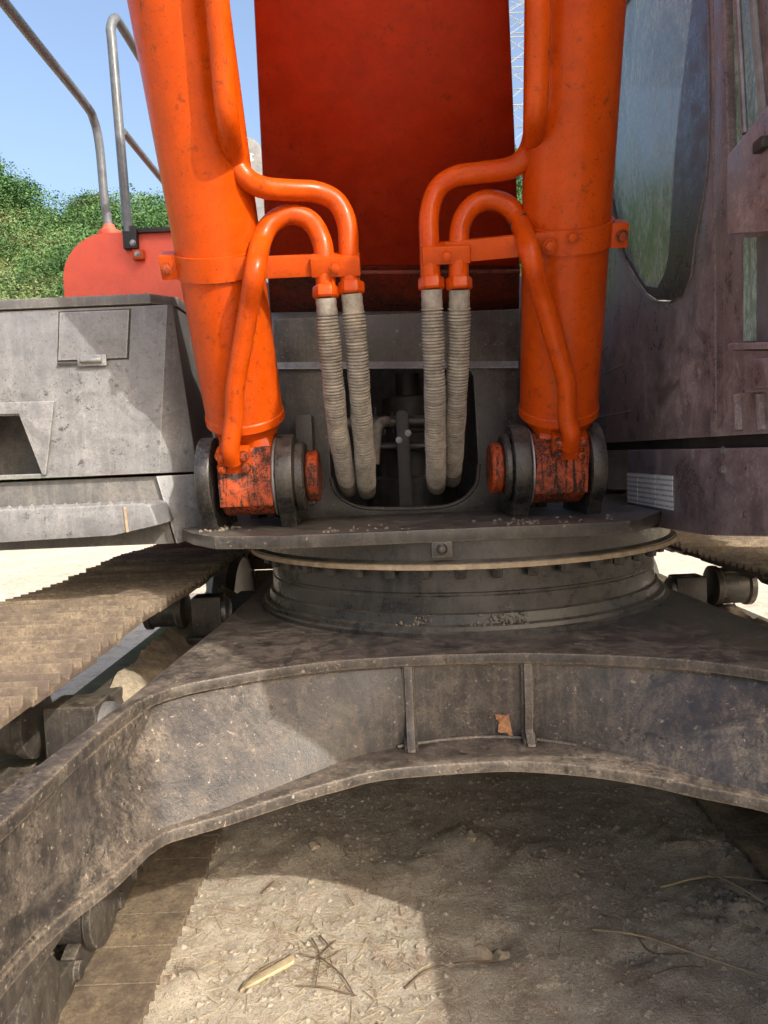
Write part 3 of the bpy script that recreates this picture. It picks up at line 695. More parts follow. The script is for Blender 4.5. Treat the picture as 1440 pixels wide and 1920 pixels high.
# left cylinder pipes
L = RT_L
pipe([front_of(L, 372, -420, .02), front_of(L, 392, -200, .022), front_of(L, 407, 0, .026), front_of(L, 415, 100, .028), front_of(L, 426, 220, .03), at(440, 296, 2.0), at(462, 334, 2.02), at(495, 352, 2.05), at(545, 357, 2.09), at(592, 360, 2.12), at(630, 378, 2.13), at(650, 418, DL), at(654, 470, DL), at(657, 545, DL+.01)], PR, L)
pipe([L[5]+L[3]*.02, L[5]+L[3]*.03+L[2]*.05, front_of(L, 439, 780, .03), front_of(L, 441, 730, .027), front_of(L, 452, 660, .026), front_of(L, 466, 580, .028), front_of(L, 478, 510, .04), at(489, 455, 2.10), at(508, 420, 2.12), at(545, 402, 2.13), at(583, 416, 2.14), at(604, 455, DL), at(609, 500, DL), at(612, 548, DL+.01)], PR, L)
Rr = RT_R
pipe([front_of(Rr, 1016, -420, .02), front_of(Rr, 1013, -200, .022), front_of(Rr, 1010, 0, .026), front_of(Rr, 1008, 120, .028), front_of(Rr, 1004, 220, .03), at(997, 268, 2.03), at(980, 300, 2.05), at(950, 317, 2.07), at(900, 324, 2.10), at(852, 332, 2.12), at(820, 356, 2.13), at(805, 400, DR), at(805, 460, DR), at(808, 535, DR+.01)], PR, Rr)
pipe([Rr[5]+Rr[3]*.02, Rr[5]+Rr[3]*.03+Rr[2]*.05, front_of(Rr, 1063, 780, .03), front_of(Rr, 1062, 720, .027), front_of(Rr, 1044, 650, .026), front_of(Rr, 1018, 560, .028), front_of(Rr, 995, 480, .045), at(974, 416, 2.12), at(952, 386, 2.13), at(915, 375, 2.13), at(882, 390, 2.13), at(863, 425, DR), at(860, 480, DR), at(860, 535, DR+.01)], PR, Rr)
for rt, a_, b_ in ((L, at(487, 462, 2.10), at(484, 474, 2.10)), (Rr, at(971, 411, 2.12), at(979, 425, 2.12))):
    build('tape_wrap', M().tube([a_, a_.lerp(b_, .5), b_], PR+.003, 18), RUBBER, rt[0])
# nuts, sleeves and guarded hoses
def hose(top_, mids, rt, tail):
    nutm = M().lathe(top_+Vector((0, 0, .030)), (0, 0, -1), [(0, .027), (.0, .034), (.006, .038), (.030, .038), (.036, .033), (.036, .026)], 6)
    build('hose_nut', nutm, ORANGE, rt[0], .002)
    path = spline([top_-Vector((0, 0, .004))]+mids, 10)
    build('crimp_sleeve', M().tube(path[:5], [.029, .0305, .029, .031, .0295], 20), HOSE, rt[0])
    # resample evenly, ribbed spiral guard
    seg = [0]
    for a_, b_ in zip(path[:-1], path[1:]): seg.append(seg[-1]+(b_-a_).length)
    tot = seg[-1]; pts = []; rs = []; pitch = .0092; s = .05
    def ev(s):
        for i in range(len(seg)-1):
            if seg[i+1] >= s: return path[i].lerp(path[i+1], (s-seg[i])/max(1e-9, seg[i+1]-seg[i]))
        return path[-1]
    cov = tot-tail; k2 = 0
    while s < tot:
        if s < cov:
            for f, r in ((0, .0275), (.25, .0325), (.6, .0325), (.85, .0275)): pts.append(ev(s+f*pitch)); rs.append(r+.0010*math.sin(k2*.37+tail*9+top_.x*40)+random.uniform(-.0005, .0007))
            s += pitch
        else:
            pts.append(ev(s)); rs.append(.031+.0015*math.sin(s*90)); s += .02
        k2 += 1
    build('guarded_hose', M().tube(pts, rs, 18), HOSE, rt[0], 0, 50)
hose(at(611, 556, 2.14), [at(618, 640, 2.17), at(626, 730, 2.22), at(634, 810, 2.30), at(645, 870, 2.40), at(652, 905, 2.52), at(655, 915, 2.70), at(655, 905, 2.9)], L, .42)
hose(at(659, 548, 2.14), [at(668, 640, 2.17), at(674, 730, 2.22), at(680, 810, 2.30), at(685, 870, 2.38), at(687, 908, 2.50), at(688, 920, 2.70), at(688, 910, 2.9)], L, .42)
hose(at(809, 540, 2.14), [at(812, 630, 2.17), at(815, 720, 2.21), at(816, 800, 2.28), at(817, 865, 2.36), at(818, 900, 2.48), at(819, 912, 2.70), at(820, 905, 2.9)], Rr, .42)
hose(at(861, 540, 2.14), [at(861, 630, 2.18), at(857, 720, 2.23), at(853, 800, 2.32), at(850, 855, 2.42), at(848, 888, 2.54), at(847, 898, 2.72), at(847, 890, 2.9)], Rr, .42)
# ---- boom
BM = empty('boom', (.07, 2.0, 2.8)); BM.parent = EX; BM.location = Vector((.07, 2.0, 2.8))-WORLD[EX]
def st(pxl, pxr, py, Y, th, ny, nz):
    a, b = at(pxl, py, Y), at(pxr, py, Y); z = (a.z+b.z)/2; n_ = Vector((0, ny, nz)).normalized()*th
    return [Vector((a.x, Y, a.z)), Vector((b.x, Y, b.z)), Vector((b.x, Y, b.z))+n_, Vector((a.x, Y, a.z))+n_]
s1 = st(500, 976, 500, 2.62, .50, .66, .75); s2 = st(475, 955, 0, 1.98, .62, .66, .75)
dv = (s2[0]+s2[1]-s1[0]-s1[1])/2
def ext(s, dy, dz, shr=0, nn=(.4, .92), th=None):
    c = (s[0]+s[1])/2+Vector((0, dy, dz)); hw = (s[1].x-s[0].x)/2-shr; n_ = Vector((0, nn[0], nn[1])).normalized()*(th or .66)
    return [c-Vector((hw, 0, 0)), c+Vector((hw, 0, 0)), c+Vector((hw, 0, 0))+n_, c-Vector((hw, 0, 0))+n_]
s3 = ext(s2, -1.2, 1.35, .01, (.6, .8)); s4 = ext(s3, -.9, 1.2, 0, (.4, .9)); s5 = ext(s4, -2.6, .35, .02, (.0, 1), .5)
build('main_beam', M().loft([s1, s2, s3, s4, s5]), RED, BM, .012)
s0 = st(506, 974, 578, 2.86, .42, .75, .66); sf = ext(s0, .25, -.10, 0, (.8, .6), .34)
build('foot_section', M().loft([sf, s0, [p.copy() for p in s1]]), RED_GR, BM, .012)
a, b = at(500, 512, 2.60), at(976, 508, 2.60)
build('weld_bead', M().tube([a+Vector((0, .006, 0)), b+Vector((0, .006, 0))], .008, 8), RED_GR, BM)
for xx in (s0[0].x-.05, s0[1].x+.01):
    m = M(); m.prism([(2.8, ZB), (3.5, ZB), (3.45, 2.2), (3.3, 2.33), (3.1, 2.33), (2.95, 2.2)], 'YZ', xx, xx+.04); build('boom_foot_bracket', m, FRAME, TP, .006)
# stick and bucket in front of (behind) the camera, as the boom carries them
tip = (s5[0]+s5[1])/2
m = M(); m.prism([(tip.y-.1, tip.z+.55), (tip.y-.55, tip.z+.5), (tip.y-.75, tip.z-.3), (tip.y-.35, tip.z-3.0), (tip.y-.1, tip.z-3.0), (tip.y+.1, tip.z-.4)], 'YZ', -.18, .30)
build('stick', m, RED, BM, .02)

# ---- left tool box / tank compartment
TB = empty('tool_box', (-1.7, 2.9, 1.3)); TB.parent = EX; TB.location = Vector((-1.7, 2.9, 1.3))-WORLD[EX]; TB['label'] = 'dusty grey tool box compartment with a latched hatch'
YX = 2.45
XL = -2.75
def F(px, py, Y=YX): p = at(px, py, Y); return (p.x, p.z)
zt = F(150, 578)[1]; zb = F(150, 893)[1]
xr_t = F(314, 572)[0]; xr_b = F(299, 886)[0]
xr_b2 = F(356, 886)[0]
# front skin with the boot-step hole
hole = [F(-60, 782), F(36, 779), F(80, 888), F(-60, 893)]
front_outer = [(XL, zb), (xr_b, zb), (xr_t, zt), (XL, zt)]
build('front_skin', M().ring(front_outer, hole, 'XZ', YX, YX+.012, 16), GREY, TB, .002)
# raised collar beside the hole
col_ = [F(-60, 757), F(104, 752), F(89, 890), F(82, 890), F(38, 776), F(-60, 779)]
build('step_collar', M().prism(col_, 'XZ', YX-.012, YX), GREY, TB, .003)
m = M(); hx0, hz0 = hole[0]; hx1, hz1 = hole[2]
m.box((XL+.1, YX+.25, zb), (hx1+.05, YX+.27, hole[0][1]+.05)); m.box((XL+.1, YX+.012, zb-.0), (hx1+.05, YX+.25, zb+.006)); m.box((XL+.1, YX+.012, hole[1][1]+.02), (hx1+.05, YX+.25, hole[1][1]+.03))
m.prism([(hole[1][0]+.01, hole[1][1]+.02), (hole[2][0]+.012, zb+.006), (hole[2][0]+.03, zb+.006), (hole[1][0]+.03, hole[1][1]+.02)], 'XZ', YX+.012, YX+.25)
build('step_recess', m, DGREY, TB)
# bevelled corner + inner side + top + back
ys = 3.25
m = M()
A = Vector((xr_t, YX, zt)); B_ = Vector((xr_b, YX, zb)); Cc = Vector((xr_b2, YX+.10, zb)); xin = xr_t+.02
m.add([A, B_, Cc, A+Vector((.012, .012, 0))], [(0, 1, 2, 3)])
build('corner_bevel', m, GREY, TB)
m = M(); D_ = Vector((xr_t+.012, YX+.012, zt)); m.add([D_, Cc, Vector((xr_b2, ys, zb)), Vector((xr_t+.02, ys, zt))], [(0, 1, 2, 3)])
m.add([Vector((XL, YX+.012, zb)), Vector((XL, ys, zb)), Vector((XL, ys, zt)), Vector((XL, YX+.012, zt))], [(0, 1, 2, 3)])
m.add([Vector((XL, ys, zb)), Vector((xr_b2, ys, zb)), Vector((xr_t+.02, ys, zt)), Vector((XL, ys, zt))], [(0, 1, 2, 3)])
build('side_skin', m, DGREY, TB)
# tread plate on top, with punched teeth
zr = F(150, 557)[1]; xrr = F(283, 560)[0]
tp = build('tread_plate', M().prism([(XL, YX-.012), (xrr, YX-.012), (xr_t+.02, YX+.06), (xr_t+.02, ys), (XL, ys)], 'XY', zt+.004, zr), DGREY, TB, .004)
tooth = M().lathe((0, 0, 0), (0, 0, 1), [(0, .008), (.002, .008), (.006, .005), (.006, .002)], 10).mesh('tread_stud', DGREY, 0, 30)
for i in range(40):
    x = xrr-.02-i*.046
    if x < XL: break
    for j, dy in enumerate((.012, .09, .17)): inst('tread_stud', tooth, Matrix.Translation((x-(.023 if j % 2 else 0), YX+dy, zr)), tp)
# hatch with shadow gap
h0 = F(113, 579); h1 = F(243, 574); h2 = F(239, 671); h3 = F(111, 682)
hp_ = [(h0[0], zt-.012), (h1[0], zt-.012), (h2[0], h2[1]), (h3[0], h2[1])]
build('hatch_gap', M().prism([(hp_[0][0]-.005, hp_[0][1]+.004), (hp_[1][0]+.005, hp_[1][1]+.004), (hp_[2][0]+.005, hp_[2][1]-.005), (hp_[3][0]-.005, hp_[3][1]-.005)], 'XZ', YX-.0022, YX-.0002), RUBBER, TB)
ht = build('hatch', M().prism(hp_, 'XZ', YX-.007, YX-.0024), GREY, TB, .0015)
l0 = F(147, 667); l1_ = F(203, 686)
m = M(); m.box((l0[0], YX-.014, l1_[1]), (l1_[0], YX-.007, l0[1])); m.tube([(l0[0]+.012, YX-.022, (l0[1]+l1_[1])/2), (l1_[0]-.012, YX-.022, (l0[1]+l1_[1])/2)], .010, 10)
build('latch', m, STEEL, ht, .003)
m = M(); m.box((h3[0]-.002, YX-.012, l1_[1]+.008), (l0[0], YX-.006, l1_[1]+.014)); build('hinge_bar', m, RUBBER, ht)
for q in ():
    inst('rivet', BOLT_S, frame_mat(at(*q, YX), (0, -1, 0)), TB)
# lower skirt with step
zs = F(150, 1028)[1]; zg = zb-.010
xs0 = F(291, 900)[0]; xs1 = F(333, 1026)[0]
m = M(); m.prism([(XL, zs), (xs1-.02, zs), (xs0, zg), (XL, zg)], 'XZ', YX+.03, YX+.05); build('lower_skirt', m, DGREY, TB, .003)
m = M(); m.box((XL, YX+.052, zs+.002), (xs0, ys, zg)); build('tank_body', m, DARK, TB)
m = M(); a = Vector((xs0, YX+.01, zg)); b = Vector((F(360, 890)[0], YX+.09, zg)); c = Vector((F(372, 1010)[0], YX+.09, zs+.02)); d = Vector((F(330, 1028)[0], YX+.01, zs))
m.loft([[a, b, c, d], [p+Vector((.0, .03, 0)) for p in (a, b, c, d)]]); build('corner_skirt', m, GREY, TB, .003)
Yst = 2.29
sp = [F(-700, 985, Yst)[0], 0]
def G(px, py): p = at(px, py, Yst); return (p.x, p.z)
u0 = G(0, 957); u1 = G(282, 944); u2 = G(297, 985); u3 = G(210, 1005); u4 = G(0, 1018)
poly = [(XL, u0[1]), (u1[0]-.02, u0[1]+.003), (u1[0], u1[1]-.006), (u2[0], u2[1]), (u3[0], u3[1]), (u4[0], u4[1]), (XL, u4[1])]
stp = build('boarding_step', M().prism(poly, 'XZ', Yst, YX+.03), GREY, TB, .008)
tm = M()
for i in range(60):
    x = u1[0]-.03-i*.035
    if x < XL: break
    tm.prism([(x, 0), (x+.018, 0), (x+.009, .012)], 'XZ', Yst+.004, Yst+.012)
tm.v = [v+Vector((0, 0, u0[1]+.002)) for v in tm.v]
build('grip_teeth', tm, GREY, stp, kind='stuff')
sm_ = at(235, 975, Yst); build('seam_weld', M().tube([Vector((sm_.x, Yst-.001, u0[1]-.005)), Vector((sm_.x+.004, Yst-.001, u3[1]+.01))], .005, 6), RUST, stp)

# ---- red rear cover
YR = 3.12
c0 = F(123, 600, YR); ctl = F(123, 435, YR); crt = F(345, 430, YR)
rad = .19; ztop = F(240, 434, YR)[1]; x0 = c0[0]; x1 = F(352, 500, YR)[0]
poly = [(x0, zt-.05)]+[(x0+rad-rad*math.cos(a), ztop-rad+rad*math.sin(a)) for a in np.linspace(0, math.pi/2, 14)]+[(x1+.05, ztop), (x1+.05, zt-.05)]
RC = build('rear_cover', M().prism(poly, 'XZ', YR, YR+.7), PANEL, EX, .008, label='salmon red rounded cover standing behind the tool box')
edge = [(x0-.004, YR-.004, ztop-rad)]+[(x0+rad-(rad+.004)*math.cos(a), YR-.004, ztop-rad+(rad+.004)*math.sin(a)) for a in np.linspace(0, math.pi/2, 12)]+[(F(235, 434, YR)[0], YR-.004, ztop+.004)]
build('edge_seal', M().tube(edge, .006, 8), RED, RC)
bx = F(248, 450, YR)[0]
m = M(); m.box((bx-.028, YR-.035, F(248, 470, YR)[1]), (bx+.028, YR-.001, ztop+.012)); m.box((bx+.028, YR-.02, ztop-.012), (x1+.05, YR-.001, ztop+.006)); rb_ = build('rail_bracket', m, RUBBER, RC, .003)
inst('bolt', BOLT_S, frame_mat(at(249, 455, YR-.035), (0, -1, 0)), rb_)
q = at(262, 480, YR); m = M(); m.box((q.x-.022, YR-.03, q.z-.02), (q.x+.024, YR-.001, q.z+.02)); sb_ = build('stop_pad', m, ORANGE, RC, .004)
inst('bolt', BOLT_S, frame_mat((q.x, YR-.03, q.z), (0, -1, 0)), sb_)
# ---- handrails
HR = empty('handrail', (-1.2, 3.2, 2.6)); HR.parent = EX; HR.location = Vector((-1.2, 3.2, 2.6))-WORLD[EX]
a = at(183, 232, 3.4); zz = at(178, 222, 3.4).z
build('boarding_rail', M().tube(spline([(a.x+.03, 1.9, zz), (a.x+.01, 2.7, zz), (a.x, 3.25, zz), (a.x+.0, 3.36, zz-.03), (a.x+.002, 3.4, zz-.13), (a.x+.004, 3.41, zz-.35), at(205, 432, 3.42)], 8), .019, 16), RAIL, HR)
b = at(240, 436, 3.10); t2 = at(207, 45, 3.10)
build('guard_post', M().tube(spline([b, b.lerp(t2, .5), b.lerp(t2, .9), t2+Vector((.0, .0, -.02)), t2+Vector((.008, .03, .035)), t2+Vector((.012, .10, .045)), t2+Vector((.012, .5, .045)), t2+Vector((.012, 1.7, .045))], 8), .019, 16), RAIL, HR)
mr = at(231, 247, 3.10); build('mid_rail', M().tube([mr, mr+Vector((.01, 1.6, 0))], .015, 12), RAIL, HR)
for dy in (.85, 1.65): build('guard_post', M().tube([(t2.x+.012, 3.1+dy, 2.5), (t2.x+.012, 3.1+dy, t2.z+.045)], .017, 12), RAIL, HR)
fb = at(205, 430, 3.42); build('post_foot', M().lathe(fb-Vector((0, 0, .03)), (0, 0, 1), [(0, .05), (.02, .05), (.03, .03), (.05, .022)], 20), PANEL, HR)
# ---- engine hood, counterweight, air intake behind the boom
m = M(); m.box((-1.05, 3.84, 1.4), (1.0, 5.3, 2.42)); m.box((1.0, 3.3, 1.4), (2.0, 5.3, 2.35)); build('engine_hood', m, GREY, EX, .03)
m = M(); m.prism([(-1.5, 5.32), (2.0, 5.32), (2.0, 5.7), (1.6, 6.1), (.9, 6.3), (-.4, 6.3), (-1.1, 6.1), (-1.5, 5.7)], 'XY', 1.2, 2.4); build('counterweight', m, PANEL, EX, .05)
m = M(); m.box((-1.5, 3.84, 1.4), (-1.05, 5.3, 2.3)); build('side_cover', m, PANEL, EX, .03)
YI = 4.3
i0, i1 = at(448, 255, YI), at(496, 345, YI)
poly = [(i0.x-.1, i1.z), (i1.x, i1.z), (i1.x, i0.z-.10)]+[(i1.x-.10+.10*math.cos(a), i0.z-.10+.10*math.sin(a)) for a in np.linspace(0.2, math.pi/2, 8)]+[(i0.x-.1, i0.z)]
ai = build('air_intake', M().prism(poly, 'XZ', YI, YI+.3), GREYPL, EX, .02)
wq = at(467, 296, YI); m = M()
for dx, dz, ww, hh in ((-.016, 0, .006, .05), (-.004, .018, .012, .006), (-.004, -.005, .012, .006), (.012, .0, .006, .045), (.020, .016, .014, .006), (.020, -.012, .014, .006)):
    m.box((wq.x+dx-ww/2, YI-.003, wq.z+dz-hh/2), (wq.x+dx+ww/2, YI-.0005, wq.z+dz+hh/2))
build('marking', m, WHITE, ai)
m = M(); q0, q1 = at(470, 348, YI), at(500, 372, YI); m.lathe(((q0.x+i0.x)/2-.02, YI+.15, 2.45), (0, 0, 1), [(0, .11), (i1.z-2.45-.06, .11), (i1.z-2.45-.06, .13), (i1.z-2.45, .13)], 28); build('intake_pipe', m, GREYPL, EX)
q = at(482, 372, 4.0); m = M(); m.box((q.x-.2, 3.95, 2.42), (q.x+.16, 4.2, q.z)); build('hood_vent', m, GREYPL, EX, .02)

# ---- operator cab
XC = .90
CAB = empty('operator_cab', (1.45, 2.0, 1.6)); CAB.parent = EX; CAB.location = Vector((1.45, 2.0, 1.6))-WORLD[EX]; CAB['label'] = 'dark charcoal operator cab with a tall dusty side window'
def S(px, py, X=XC): p = atX(px, py, X); return (p.y, p.z)
YC0, YC1 = .38, 3.25; ZC0, ZC1 = 1.615, 3.30  # cab front stretched forward out of view for the shadow it casts
win = [S(1153, 430), S(1160, 470), S(1172, 500), S(1190, 530), S(1205, 552), S(1225, 566), S(1255, 567), S(1283, 556), S(1296, 520), S(1306, 440), S(1320, 370), S(1329, 300), S(1332, 200), S(1331, 100), S(1327, -40)]
yB = win[-1][0]
win += [(yB+.02, 3.10), (yB+.10, 3.16), (2.80, 3.16), (2.90, 3.08), (2.93, 2.6)]
ymid = S(1338, 200)[0]
build('side_panel', M().ring([(YC1, ZC0), (YC1, ZC1), (ymid, ZC1), (ymid, ZC0)], win, 'YZ', XC, XC+.05, 40), CABP, CAB, .004)
def shrink(pl, d):
    c = Vector((sum(p[0] for p in pl)/len(pl), sum(p[1] for p in pl)/len(pl)))
    return [((p[0]-c.x)*(1-d)+c.x, (p[1]-c.y)*(1-d*.5)+c.y) for p in pl]
sl_ = build('window_seal', M().ring([(p[0], p[1]) for p in shrink(win, -.002)], shrink(win, .010), 'YZ', XC-.003, XC+.02, 60), DGREY, CAB)
inner = [S(1146, 470), S(1175, 490), S(1190, 520), S(1203, 536), S(1225, 540), S(1238, 515), S(1246, 480), S(1252, 380), S(1257, 300), S(1266, 200), S(1276, 120), S(1290, 0)]
yB2 = inner[-1][0]; inner += [(yB2+.02, 3.08), (2.80, 3.14), (2.88, 3.05), (2.91, 2.6)]
build('window_mask', M().ring(shrink(win, .028), shrink(inner, .0), 'YZ', XC+.012, XC+.018, 60), MASK, CAB)
build('side_glass', M().prism(shrink(inner, .0), 'YZ', XC+.0185, XC+.024), GLASS, CAB)
# front quarter: post, slanted pane, panel below
ya = .0
q0, q1, q2, q3 = S(1356, -40), S(1410, -40), S(1436, 232), S(1366, 300)
pane = [q0, (q0[0]+.02, 3.12), (q1[0]+.10, 3.12), q1, q2, q3]
build('quarter_panel', M().ring([(ymid-.004, ZC0), (ymid-.004, ZC1), (YC0+.65, ZC1), (YC0+.48, 3.05), (YC0+.1, 2.6), (YC0, 2.2), (YC0+.22, 1.9), (YC0+.48, 1.66), (YC0+.58, ZC0)], pane, 'YZ', XC, XC+.05, 24), CABP, CAB, .004)
build('quarter_glass', M().prism(pane, 'YZ', XC+.022, XC+.028), GLASS, CAB)
build('glint_and_bead', M().tube([Vector((XC-.004, *S(1383, -60))), Vector((XC-.004, *S(1400, 250)))], .008, 8), STEEL, CAB)  # bright strip modelled in place of the sky's reflection in the pane
build('glint_and_bead', M().tube([Vector((XC-.004, *S(1411, -60))), Vector((XC-.004, *S(1437, 230)))], .011, 8), GREYPL, CAB)
XO = XC-.07
bxp = [S(1362, 440, XO), S(1362, 292, XO), S(1395, 252, XO), S(1442, 192, XO), S(1475, 185, XO), S(1475, 430, XO)]
bxo = build('lamp_housing', M().prism(bxp, 'YZ', XO, XC-.001), CABP, CAB, .008)
q = S(1432, 275, XO); m = M(); m.box((XO-.02, q[0]-.03, q[1]-.012), (XO-.001, q[0]+.01, q[1]+.012)); build('lamp_clip', m, RUBBER, bxo, .004)
lg = [S(1397, 445), S(1397, 640), S(1421, 640), S(1421, 445)]; build('lower_glass', M().prism(lg, 'YZ', XC-.004, XC-.0006), GLASS, CAB)
lg = [S(1424, 445), S(1424, 640), S(1470, 640), S(1470, 445)]; build('lower_glass', M().prism(lg, 'YZ', XC-.006, XC-.0006), RAIL, CAB)
XO2 = XC-.05
lp = [S(1364, 655, XO2), S(1364, 644, XO2), S(1480, 640, XO2), S(1480, 655, XO2)]; build('latch_ledge', M().prism(lp, 'YZ', XO2, XC-.001), CABP, CAB, .003)
XO3 = XC-.035
lp = [S(1376, 738, XO3), S(1372, 657, XO3), S(1480, 657, XO3), S(1480, 732, XO3)]; lb = build('latch_housing', M().prism(lp, 'YZ', XO3, XC-.001), CABP, CAB, .004)
lp = [S(1412, 728, XO3-.012), S(1412, 672, XO3-.012), S(1480, 668, XO3-.012), S(1480, 726, XO3-.012)]; build('latch_cover', M().prism(lp, 'YZ', XO3-.012, XO3-.0005), CABP, lb, .003)
for px in (1384, 1426): build('panel_rib', M().tube([Vector((XC, *S(px, 740))), Vector((XC, *S(px+4, 806)))], .012, 8), CABP, CAB)
# rest of the shell (lets the sun through its panes)
build('roof', M().box((XC, YC0+.62, ZC1+.002), (1.98, YC1, ZC1+.06)), CABP, CAB, .03)
build('cab_floor', M().box((XC+.052, YC0+.6, ZC0), (1.94, YC1-.03, ZC0+.05)), DARK, CAB)
build('rear_wall', M().ring([(XC+.052, ZC0+.052), (1.93, ZC0+.052), (1.93, ZC1), (XC+.052, ZC1)], [(1.08, 2.4), (1.8, 2.4), (1.8, 3.1), (1.08, 3.1)], 'XZ', YC1-.05, YC1, 16), CABP, CAB)
shade_nose = [(.58, ZC0), (.48, 1.66), (.22, 1.9), (0, 2.2), (.1, 2.6), (.48, 3.05), (.65, ZC1)]  # unseen overhang, shaped to throw shade on the carbody web
for nm, k0, k1, mt, x0_, x1_ in (('shade_nose_panel', 0, 3, CABP, XC+.052, 1.94), ('windscreen', 3, 6, GLASS, XC+.10, 1.89)):
    m = M(); ln = [Vector((0, YC0+q[0]+.004, q[1])) for q in shade_nose[k0:k1+1]]
    m.loft([[Vector((x0_, p.y, p.z)), Vector((x1_, p.y, p.z)), Vector((x1_, p.y+.02, p.z)), Vector((x0_, p.y+.02, p.z))] for p in ln]); build(nm, m, mt, CAB)
build('outer_wall', M().ring([(YC0+.58, ZC0), (YC0+.22, 1.9), (YC0, 2.2), (YC0+.1, 2.6), (YC0+.48, 3.05), (YC0+.65, ZC1), (YC1, ZC1), (YC1, ZC0)], [(YC0+.2, 2.25), (YC1-.15, 2.2), (YC1-.15, 3.15), (YC0+.7, 3.15), (YC0+.55, 3.0), (YC0+.25, 2.6)], 'YZ', 1.94, 1.98, 16), CABP, CAB)
m = M(); m.box((1.2, 2.0, 2.02), (1.72, 2.5, 2.14)); m.box((1.22, 2.46, 2.1), (1.70, 2.6, 2.75)); m.box((1.32, 2.1, 1.66), (1.6, 2.4, 2.02)); build('seat', m, BLACK, CAB, .04)
# deck gap and base skirt below the cab
build('gap_filler', M().box((XC+.03, 1.26, 1.585), (1.92, 3.2, 1.615)), RUBBER, CAB)
yl = S(1176, 900)[0]
bz = [S(1180, 980), S(1250, 992), S(1320, 1004), S(1440, 1006), S(1600, 1010)]
poly = [(yl, 1.583), (yl, bz[0][1])]+[(a_, b_) for a_, b_ in bz[1:]]+[(1.28, bz[-1][1]+.02), (1.24, 1.583)]
SKR = build('base_skirt', M().prism(poly, 'YZ', XC+.002, XC+.03), CABP, CAB, .004)
m = M(); m.box((XC+.032, 1.3, 1.40), (1.95, yl-.02, 1.582)); build('base_tray', m, DARK, CAB)
# instruction label, three sheets
yy = [S(1176, 920)[0], S(1196, 920)[0], S(1229, 920)[0], S(1262, 920)[0]]
zt_ = S(1220, 889)[1]; zb_ = S(1220, 949)[1]
for a_, b_ in zip(yy[:-1], yy[1:]):
    build('instruction_label', M().box((XC-.001, b_+.003, zb_), (XC+.0015, a_-.003, zt_)), LABEL, SKR)
for q in ((1355, 845), (1356, 880)): inst('rivet', BOLT_S, frame_mat(Vector((XC+.002, *S(*q))), (-1, 0, 0)), SKR)
# scrape lines on the side panel
for a_, b_ in (((1124, 704), (1168, 684)), ((1118, 784), (1182, 770)), ((1128, 660), (1140, 650))):
    build('scratch', M().tube([Vector((XC-.0005, *S(*a_))), Vector((XC-.0005, *S(*b_)))], .0025, 4), GREYPL, CAB)
# ------------------------------------------------------------------ litter on the ground
def gz(x, y): return terrain(x, y)
def stick(pts, r, mat, name, label, cat, lift=.006):
    P = [];
    for px, py in pts: p = atZ(px, py, 0.0); P.append(Vector((p.x, p.y, gz(p.x, p.y)+lift)))
    s = spline(P, 5); o = build(name, M().tube(s, [r*(1-.5*i/len(s)) for i in range(len(s))], 7), mat); tag(o, label, cat); return o
stick([(1238, 1678), (1330, 1672), (1440, 1664), (1500, 1660)], .005, STRAWM, 'reed_stalk', 'pale straight reed stalk lying in the shade at the right', 'stalk', .016)
stick([(1112, 1748), (1200, 1768), (1290, 1792), (1400, 1822), (1470, 1840)], .0045, STRAWM, 'reed_stalk', 'longest pale reed stalk lying slantwise on the shaded soil', 'stalk', .01)
stick([(1330, 1680), (1380, 1712), (1440, 1745)], .004, STRAWM, 'reed_stalk', 'pale reed stalk lying across the dark rubble heap', 'stalk', .05)
stick([(1190, 1760), (1225, 1790), (1300, 1795)], .004, TWIGM, 'dry_twig', 'thin dark twig under the longest reed stalk', 'twig')
stick([(1215, 1838), (1265, 1822), (1320, 1817)], .003, TWIGM, 'dry_twig', 'bent dark twig beside the small hollow at right', 'twig')
stick([(760, 1855), (800, 1825), (860, 1806), (940, 1800)], .0035, TWIGM, 'dry_twig', 'curved dark twig on the edge of the sunlit patch', 'twig')
stick([(450, 1862), (490, 1822), (530, 1797)], .0035, TWIGM, 'dry_twig', 'dark twig beside the pale wood chip', 'twig')
stick([(492, 1678), (515, 1652)], .004, TWIGM, 'dry_twig', 'short twig on the back edge of the sunlit patch', 'twig')
for i, pts in enumerate((((585, 1765), (600, 1800), (592, 1860)), ((630, 1770), (600, 1800), (575, 1810)), ((640, 1790), (610, 1805), (560, 1795)), ((596, 1800), (640, 1835), (665, 1872)), ((560, 1858), (610, 1862), (670, 1872)), ((600, 1760), (625, 1790)))):
    o = stick(pts, .003, TWIGM, 'dry_twig', 'dark dry twig in the tangle on the sunlit soil', 'twig', .012); o['group'] = 'tangle of twigs on the sunlit soil'
p = atZ(500, 1830, 0); m = M(); rot = Matrix.Rotation(R(40), 3, 'Z')
m.add([rot @ Vector(v)+Vector((p.x, p.y, gz(p.x, p.y)+.004)) for v in ((-.10, -.012, 0), (.09, -.02, 0), (.11, .012, .004), (-.07, .016, 0), (-.10, -.012, .008), (.09, -.02, .014), (.11, .012, .012), (-.07, .016, .006))], [(0, 1, 2, 3), (7, 6, 5, 4), (0, 4, 5, 1), (1, 5, 6, 2), (2, 6, 7, 3), (3, 7, 4, 0)])
tag(build('wood_chip', m, WOODM, None, .002), 'pale split wood chip lying on the sunlit soil', 'wood chip')
